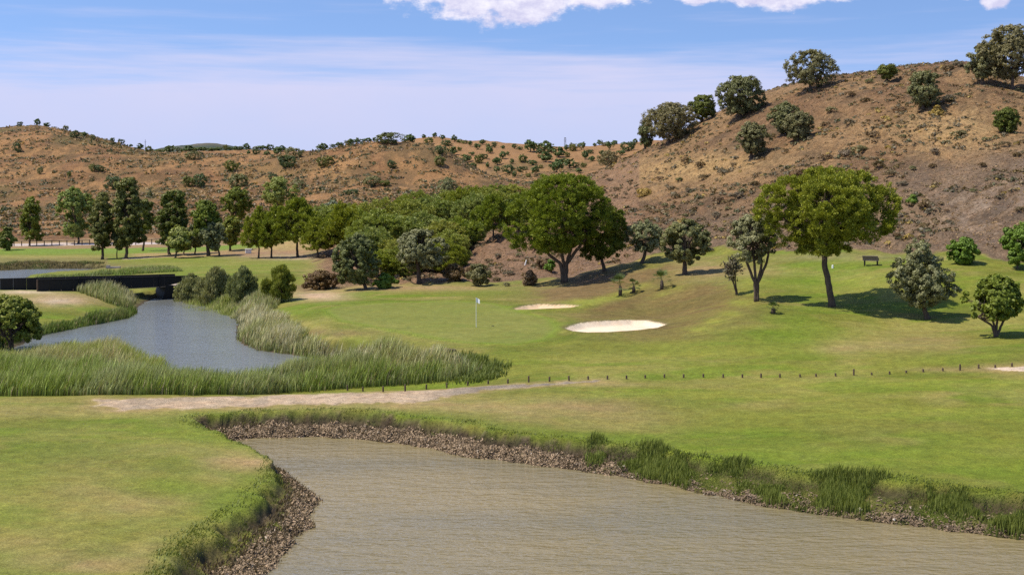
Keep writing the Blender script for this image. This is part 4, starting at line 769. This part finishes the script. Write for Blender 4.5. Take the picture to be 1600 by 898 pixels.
# rough turf blades over the nearest lawn and the fairway side
x=R_.uniform(-26,30,150000); y=R_.uniform(36,72,150000); s1=zat(x,y,SD1); k=(s1>1.6)&(np.abs(x/y)<.42)&(fbm(x*.5,y*.5,3)>.36)&(zat(x,y,SP)>.3); x,y=x[k],y[k]
gc=np.stack([zat(x,y,col[...,q]) for q in range(3)],1)
blades('turf','short mown grass standing on the near lawns','grass',x,y,.055,.035,.7,gc*.8,gc*1.25,R_,var=.22)
# weeds: right end of the reeds
P=polyg([(690,603),(690,572),(700,556),(735,552),(770,560),(800,572),(790,590),(750,599)]); x,y=sample(P,9000,R_); kk_=R_.random(len(x))<np.clip(-sdist(P,x,y)*.5,0.05,1); x,y=x[kk_],y[kk_]
blades('weed_patch','bright leafy weeds at the right end of the reed band','weeds',x,y,.25+.4*fbm(x,y,2),.05,.5,np.array([.09,.12,.02]),np.array([.20,.24,.06]),R_,var=.4)

# ------------------------------------------------------------------ built things
# row of short posts
mbp=MB(); mbp.tube([(0,0,-.15),(0,0,.31),(0,0,.34)],[.055,.052,.035],8); pm=mbp.mesh('post',WOOD)
POSTS=[(543,610,9),(567,611,7),(598.5,612,9),(633,611,11),(666,608,8),(698,606,8),(730.6,602.5,7),(763,600,6),(793.5,599,7),(826,597,10),(858.5,596,8),(889,594.7,8),(919,593,6),(949,592.5,6),(979,592,6),(1008,590.6,5),(1038,590,6),(1068,590,6),(1099,589.5,6),(1130,590,6),(1160,590,6),(1189,590,7),(1218.6,589.5,6),(1250,589,5),(1275,588.4,5),(1305.6,587.6,5),(1334,586,10),(1362,585.7,4),(1390,584.6,5),(1416,582.4,4),(1442.5,581,5),(1473,579.4,5),(1500,578.6,10),(1529,575.6,7),(1555,574.5,5),(1581,572.6,6)]
for i,(u,v,h) in enumerate(POSTS):
    x,y,z=cast(u,v,66,90); o=link('wooden_post',pm,None,(x,y,z)); o.scale=(1,1,h*y/F/.34); o.rotation_euler=(random.uniform(-.05,.05),random.uniform(-.06,.06),i)
    lb='short wooden post in the low row beside the gravel track'; 
    if (u,v)==(1334,586): lb='taller pale post standing out in the middle of the right part of the post row'
    if (u,v)==(1500,578.6): lb='taller post near the pale paving at the right end of the post row'
    if lb.startswith('short'): tag(o,lb,'post','wooden posts along the track')
    else: tag(o,lb,'post')
# flag
x,y,z=cast(744,511); e=empty('golf_flag',(x,y,z)); tag(e,'thin white flagstick with a small white flag on the putting green','flag')
mb=MB(); mb.tube([(0,0,-.1),(0,0,2.25)],.017,8); mb.build('pole',WHITE,e)
mb=MB(); P=[]
for q in range(7):
    t=q/6; 
    for zz in(2.24,1.88): P.append((.02+t*.26,.05*sin(t*5)*t,zz-t*.16*(1 if zz>2 else .7)))
mb.add(P,[[2*q,2*q+2,2*q+3,2*q+1] for q in range(6)]); fo=mb.build('flag',WHITE,e); fo.modifiers.new('s','SOLIDIFY').thickness=.006
x,y,z=cast(770,509); mb=MB(); mb.tube([(0,0,-.05),(0,0,.006)],.11,14); o=mb.build('golf_cup',BLACK); o.location=(x,y,z+.02); tag(o,'small dark hole on the putting green right of the flag','hole')
# bridge
e0=cast(58,457,100,150); z0=zv(457,131); xa=(58-800)/F*131; xb=(308-800)/F*141; ya,yb=131.,141.
e=empty('footbridge',(xa,ya,1.35)); tag(e,'long dark timber footbridge with solid black side panels over the pond channel','bridge')
L=math.hypot(xb-xa,yb-ya); ang=math.atan2(yb-ya,xb-xa); e.rotation_euler=(0,0,ang)
mb=MB()
# near side panel, slightly arched bottom, thin far end
def panel(y0,x0,x1,zt0,zt1,bot):
    m=MB(); n=14
    for i in range(n):
        a=x0+(x1-x0)*i/n; b=x0+(x1-x0)*(i+1)/n-.03
        za=zt0+(zt1-zt0)*i/n; zb=zt0+(zt1-zt0)*(i+1)/n; ba=bot(i/n); bb=bot((i+1)/n)
        m.hexa([(a,y0-.04,ba),(b,y0-.04,bb),(b,y0+.04,bb),(a,y0+.04,ba),(a,y0-.04,za),(b,y0-.04,zb),(b,y0+.04,zb),(a,y0+.04,za)])
    return m
bot=lambda t:-.05+.14*t if t<.8 else -.05+.11+(t-.8)*4.2*.9
panel(0,.0,L,1.33,1.0,bot).build('side_panel',BLACK,e)
panel(2.6,-3.0,L-1.5,1.38,1.05,lambda t:-.02+.15*t if t<.86 else .11+(t-.86)*4).build('side_panel',BLACK,e)
m=MB(); m.box((L/2-.8,1.3,.02),(L+1.2,2.5,.12)); m.build('deck',DECK,e)
m=MB(); m.tube([(0,-.07,1.37),(L,-.07,1.04)],.05,6); m.tube([(-3,2.67,1.42),(L-1.5,2.67,1.09)],.05,6); m.build('handrail',BLACK,e)
for xx in(0.,2.2*0+L*.25,L*.5,L*.75):
    m=MB(); m.box((xx,-.09,.68),(.12,.10,1.42)); m.build('post',WOOD if xx==0 else BLACK,e)
px_=L*.815; m=MB(); m.hexa([(px_-.95,-.1,-1.9),(px_+.55,-.1,-1.9),(px_+.55,2.7,-1.9),(px_-.95,2.7,-1.9),(px_-.35,-.05,.12),(px_+.45,-.05,.12),(px_+.45,2.65,.12),(px_-.35,2.65,.12)]); m.build('pier',BLACK,e)
# bench
x,y,z=cast(1361,415,105,125); e=empty('park_bench',(x,y,z),radians(155)); tag(e,'dark slatted bench seen from behind at the top of the lawn below the slope','bench')
m=MB(); [m.box((0,-.18+q*.12,.45),(1.35,.10,.035)) for q in range(4)]; m.build('seat',BENCHM,e)
m=MB(); [m.box((0,.27+q*.08,.54+q*.10),(1.35,.03,.105),0,-.6) for q in range(4)]; m.build('backrest',BENCHM,e)
for sx in(-.55,.55):
    for sy in(-.17,.22): m=MB(); m.box((sx,sy,.2),(.07,.07,.5)); m.build('leg',BLACK,e)
    m=MB(); m.box((sx*1.12,0,.66),(.06,.5,.04)); m.box((sx*1.12,-.2,.55),(.05,.05,.22)); m.build('armrest',BLACK,e)
# masts on the skyline
x,y,z=cast(883,229,600,900); k=y/F; e=empty('lattice_tower',(x,y,z)); tag(e,'small steel lattice tower on the skyline of the orchard hill','tower'); hh=15*k; w=2.4*k
m=MB()
for sx in(-1,1):
    for sy in(-1,1): m.tube([(sx*w/2*1.15,sy*w/2*1.15,-.5),(sx*w/2,sy*w/2,hh*.85)],.09,5)
for q in range(5):
    za,zb=hh*.17*q,hh*.17*(q+1); m.tube([(-w/2,-w/2,za),(w/2,-w/2,zb)],.06,4); m.tube([(w/2,w/2,za),(-w/2,w/2,zb)],.06,4); m.tube([(-w/2,-w/2,zb),(w/2,-w/2,zb)],.06,4)
m.build('frame',METAL,e); m=MB(); m.box((0,0,hh*.68),(w*1.5,w*1.5,.25)); m.box((0,0,hh*.9),(w*1.1,w*1.1,hh*.1)); m.build('platform',METAL,e)
x,y,z=cast(227,237,480,900); k=y/F; e=empty('mast',(x,y,z)); tag(e,'thin pole with a short crossbar on the skyline right of the far left hill','mast')
m=MB(); m.tube([(0,0,-.5),(0,0,19*k)],[.16,.08],6); m.build('pole',METAL,e); m=MB(); m.tube([(-1.2*k*1.5,0,15*k),(1.2*k*1.5,0,15*k)],.07,5); m.build('crossbar',METAL,e)
# roadside wooden rail fence
for nm,ua,ub,lb in (('rail_fence',22,140,'low wooden rail fence along the pale road at far left'),('rail_fence',212,262,'short stretch of low rail fence along the road behind the tallest feathery tree')):
    ya=232.; e=empty(nm,((ua-800)/F*ya,ya,float(zat((ua-800)/F*ya,ya)))); tag(e,lb,'fence'); n=int((ub-ua)/11); pts=[]
    for q in range(n+1):
        u=ua+(ub-ua)*q/n; X=(u-800)/F*ya; pts.append((X-e.location.x,0,float(zat(X,ya))-e.location.z))
        m=MB(); m.tube([(pts[-1][0],0,pts[-1][2]-.2),(pts[-1][0],0,pts[-1][2]+.95)],.09,6); m.build('post',WOOD,e)
    m=MB(); m.tube([(p[0],-.08,p[2]+.85) for p in pts],.07,5); m.build('rail',WOOD,e)
# small pale things
def stake(u,v,h,w,lb,lean=0,dm=(0,1e9)):
    x,y,z=cast(u,v,*dm); k=y/F; m=MB(); m.tube([(0,0,-.1),(lean*h*k,0,h*k*.9),(lean*h*k,0,h*k)],[w*k/2,w*k/2,w*k/3],6); o=m.build('marker_stake',WHITE); o.location=(x,y,z); tag(o,lb,'stake')
stake(820,414,8,2.,'short white leaning stake on bare soil left of the domed pine',.3); stake(1301,419,5,3,'small white marker just right of the lawn pine trunk',0,(100,125))
x,y,z=cast(388,396,190,240); m=MB(); m.box((0,0,.35),(.9,.5,.6),.3); m.box((0,0,.69),(1.,.6,.06),.3); o=m.build('utility_box',WHITE); o.location=(x,y,z); tag(o,'small white box on the bare bank beside the first dark pines','box')
def rock(name,u,v,w,lb,dm=(30,80),m_=None,fl=.7):
    R=np.random.default_rng(int(u*7)); x,y,z=cast(u,v,*dm); k=y/F
    import bmesh
    b=bmesh.new(); bmesh.ops.create_icosphere(b,subdivisions=2,radius=w*k/2)
    for vv in b.verts: vv.co*=R.uniform(.72,1.2); vv.co.z*=fl
    me=bpy.data.meshes.new(name); b.to_mesh(me); b.free(); me.materials.append(m_ or ROCK); o=link(name,me,None,(x,y,z+w*k*.12)); tag(o,lb,'rock')
rock('pale_rock',975,729,6,'small white stone near the left end of the green bank grass'); rock('pale_rock',1344,797,12,'largest pale stone at the waterline of the right pond bank'); rock('pale_rock',1278,790,6,'small pale stone left of the largest waterline stone')
rock('pale_rock',1398,812,6,'small stone right of the largest waterline stone'); rock('grey_rock',702,549,20,'flat grey-brown stone at the top of the reeds below the green',(75,110),WOOD,.3)
x,y,z=cast(177,419,170,200); m=MB(); m.box((0,0,.12),(1.9,.7,.2),.1); m.box((-.7,0,.3),(.45,.45,.2),.1); o=m.build('drain_slab',simple('weathered_concrete',(.3,.26,.24))); o.location=(x,y,z); tag(o,'pale concrete drain slab in the shade at the inlet below the tallest feathery tree','slab')

# ------------------------------------------------------------------ sky, sun, camera
EL=60.; AZ=(-.985,-.17)                     # towards the sun
W=bpy.data.worlds.new('World'); S.world=W; W.use_nodes=True; nt=W.node_tree; nt.nodes.clear(); out=nt.nodes.new('ShaderNodeOutputWorld')
G=N(nt,'ShaderNodeTexCoord').outputs['Generated']; sx=N(nt,'ShaderNodeSeparateXYZ',ins={0:G}).outputs
zz=M_(nt,'ADD',M_(nt,'MULTIPLY',sx[2],1.5),.16)
vec=N(nt,'ShaderNodeCombineXYZ',ins={0:sx[0],1:sx[1],2:zz}).outputs[0]; vec=N(nt,'ShaderNodeVectorMath',operation='NORMALIZE',ins={0:vec}).outputs[0]
sky=N(nt,'ShaderNodeTexSky'); sky.sky_type='NISHITA'; sky.sun_disc=False; sky.sun_elevation=radians(EL); sky.sun_rotation=math.atan2(AZ[0],AZ[1]); sky.air_density=1.; sky.dust_density=.4; sky.ozone_density=2.
nt.links.new(vec,sky.inputs[0])
SK=.12
base=mixc(nt,1.,sky.outputs[0],(1.02,1.08,1.22,1),'MULTIPLY')
# thin high cirrus veil in the lower sky
ys=M_(nt,'MAXIMUM',sx[1],.05); az=M_(nt,'DIVIDE',sx[0],ys); el=M_(nt,'DIVIDE',sx[2],M_(nt,'POWER',M_(nt,'ADD',M_(nt,'MULTIPLY',sx[0],sx[0]),M_(nt,'MULTIPLY',sx[1],sx[1])),.5))
pv=N(nt,'ShaderNodeCombineXYZ',ins={0:az,1:el,2:0.}).outputs[0]
wisp=noise(nt,mapping(nt,pv,(2.2,34,1),(0,0,.12)),1.,5,.6); wisp2=noise(nt,mapping(nt,pv,(6,12,1)),1.,4,.6)
lim=M_(nt,'ADD',el,M_(nt,'MULTIPLY',az,.012))
edge=M_(nt,'ADD',lim,M_(nt,'MULTIPLY',M_(nt,'SUBTRACT',wisp,.5),.16))
veil=maprange(nt,edge,.060,.120,1.,0.); veil.node.interpolation_type='SMOOTHSTEP'
veil=M_(nt,'MULTIPLY',veil,maprange(nt,wisp2,.2,.8,.75,1.))
cirrus_c=(3.95*.11/SK,3.95*.11/SK,5.65*.11/SK,1); low=maprange(nt,el,0.,.075,0.,1.)
cc=mixc(nt,low,(3.55,3.85,5.5,1),(4.5,4.4,5.8,1))
base=mixc(nt,M_(nt,'MULTIPLY',veil,.93),base,cc)
# cumulus
cn=noise(nt,mapping(nt,pv,(16,30,1)),1.,7,.62); cn2=noise(nt,mapping(nt,pv,(60,90,1)),1.,5,.65)
def cum(u,v,ru,rv):
    a=(u-800)/F; e_=(VH-v)/F; dx=M_(nt,'DIVIDE',M_(nt,'SUBTRACT',az,a),ru/F); dy=M_(nt,'DIVIDE',M_(nt,'SUBTRACT',el,e_),rv/F)
    return M_(nt,'SUBTRACT',1.,M_(nt,'POWER',M_(nt,'ADD',M_(nt,'MULTIPLY',dx,dx),M_(nt,'MULTIPLY',dy,dy)),.5))
d=None
for q in [(800,-60,215,102),(830,0,70,44),(660,-35,90,52),(930,-30,90,48),(1210,-32,110,54),(1320,-34,90,48),(1540,-32,150,56),(1475,-16,75,34),(1595,-16,75,38),(1092,-8,44,24),(1180,-14,80,34),(1556,16,30,22),(1100,-60,60,62),(400,-190,260,90),(1850,-120,200,90)]:
    k_=cum(*q); d=k_ if d is None else M_(nt,'MAXIMUM',d,k_)
dn=M_(nt,'ADD',d,M_(nt,'MULTIPLY',M_(nt,'SUBTRACT',M_(nt,'ADD',M_(nt,'MULTIPLY',cn,.7),M_(nt,'MULTIPLY',cn2,.3)),.5),2.0))
cm_=maprange(nt,dn,-.03,.26,0.,1.); cm_.node.interpolation_type='SMOOTHSTEP'
shade=maprange(nt,M_(nt,'ADD',cn2,M_(nt,'MULTIPLY',M_(nt,'SUBTRACT',el,.135),5.)),.38,.68,0.,1.)
ccol=mixc(nt,shade,(4.3,4.2,5.6,1),(6.3,6.1,6.7,1))
base=mixc(nt,M_(nt,'MULTIPLY',cm_,.96),base,ccol)
bg=N(nt,'ShaderNodeBackground',ins={'Color':base,'Strength':SK}); nt.links.new(bg.outputs[0],out.inputs[0])
sd=bpy.data.lights.new('sun','SUN'); sd.energy=4.35; sd.angle=radians(.53); sd.color=(1,.925,.80); so=bpy.data.objects.new('sun',sd); COL.objects.link(so)
from mathutils import Vector
so.rotation_euler=Vector((AZ[0]*cos(radians(EL)),AZ[1]*cos(radians(EL)),sin(radians(EL)))).to_track_quat('Z','Y').to_euler()
cd=bpy.data.cameras.new('camera'); co_=bpy.data.objects.new('camera',cd); COL.objects.link(co_); S.camera=co_
co_.location=(0,0,H); co_.rotation_euler=(radians(90),0,0); cd.sensor_width=36; cd.lens=36*F/1600; cd.shift_y=-(449-VH)/1600; cd.clip_start=.5; cd.clip_end=20000
S.view_settings.view_transform='Standard'; S.view_settings.look='None'; S.view_settings.gamma=1; S.view_settings.exposure=.42; S.view_settings.use_curve_mapping=False
S.render.engine='CYCLES'; S.cycles.max_bounces=5; S.cycles.diffuse_bounces=2; S.cycles.glossy_bounces=2; S.cycles.transmission_bounces=3; S.cycles.use_denoising=False; S.cycles.sample_clamp_direct=2.5; S.cycles.sample_clamp_indirect=2.5; S.cycles.blur_glossy=1.
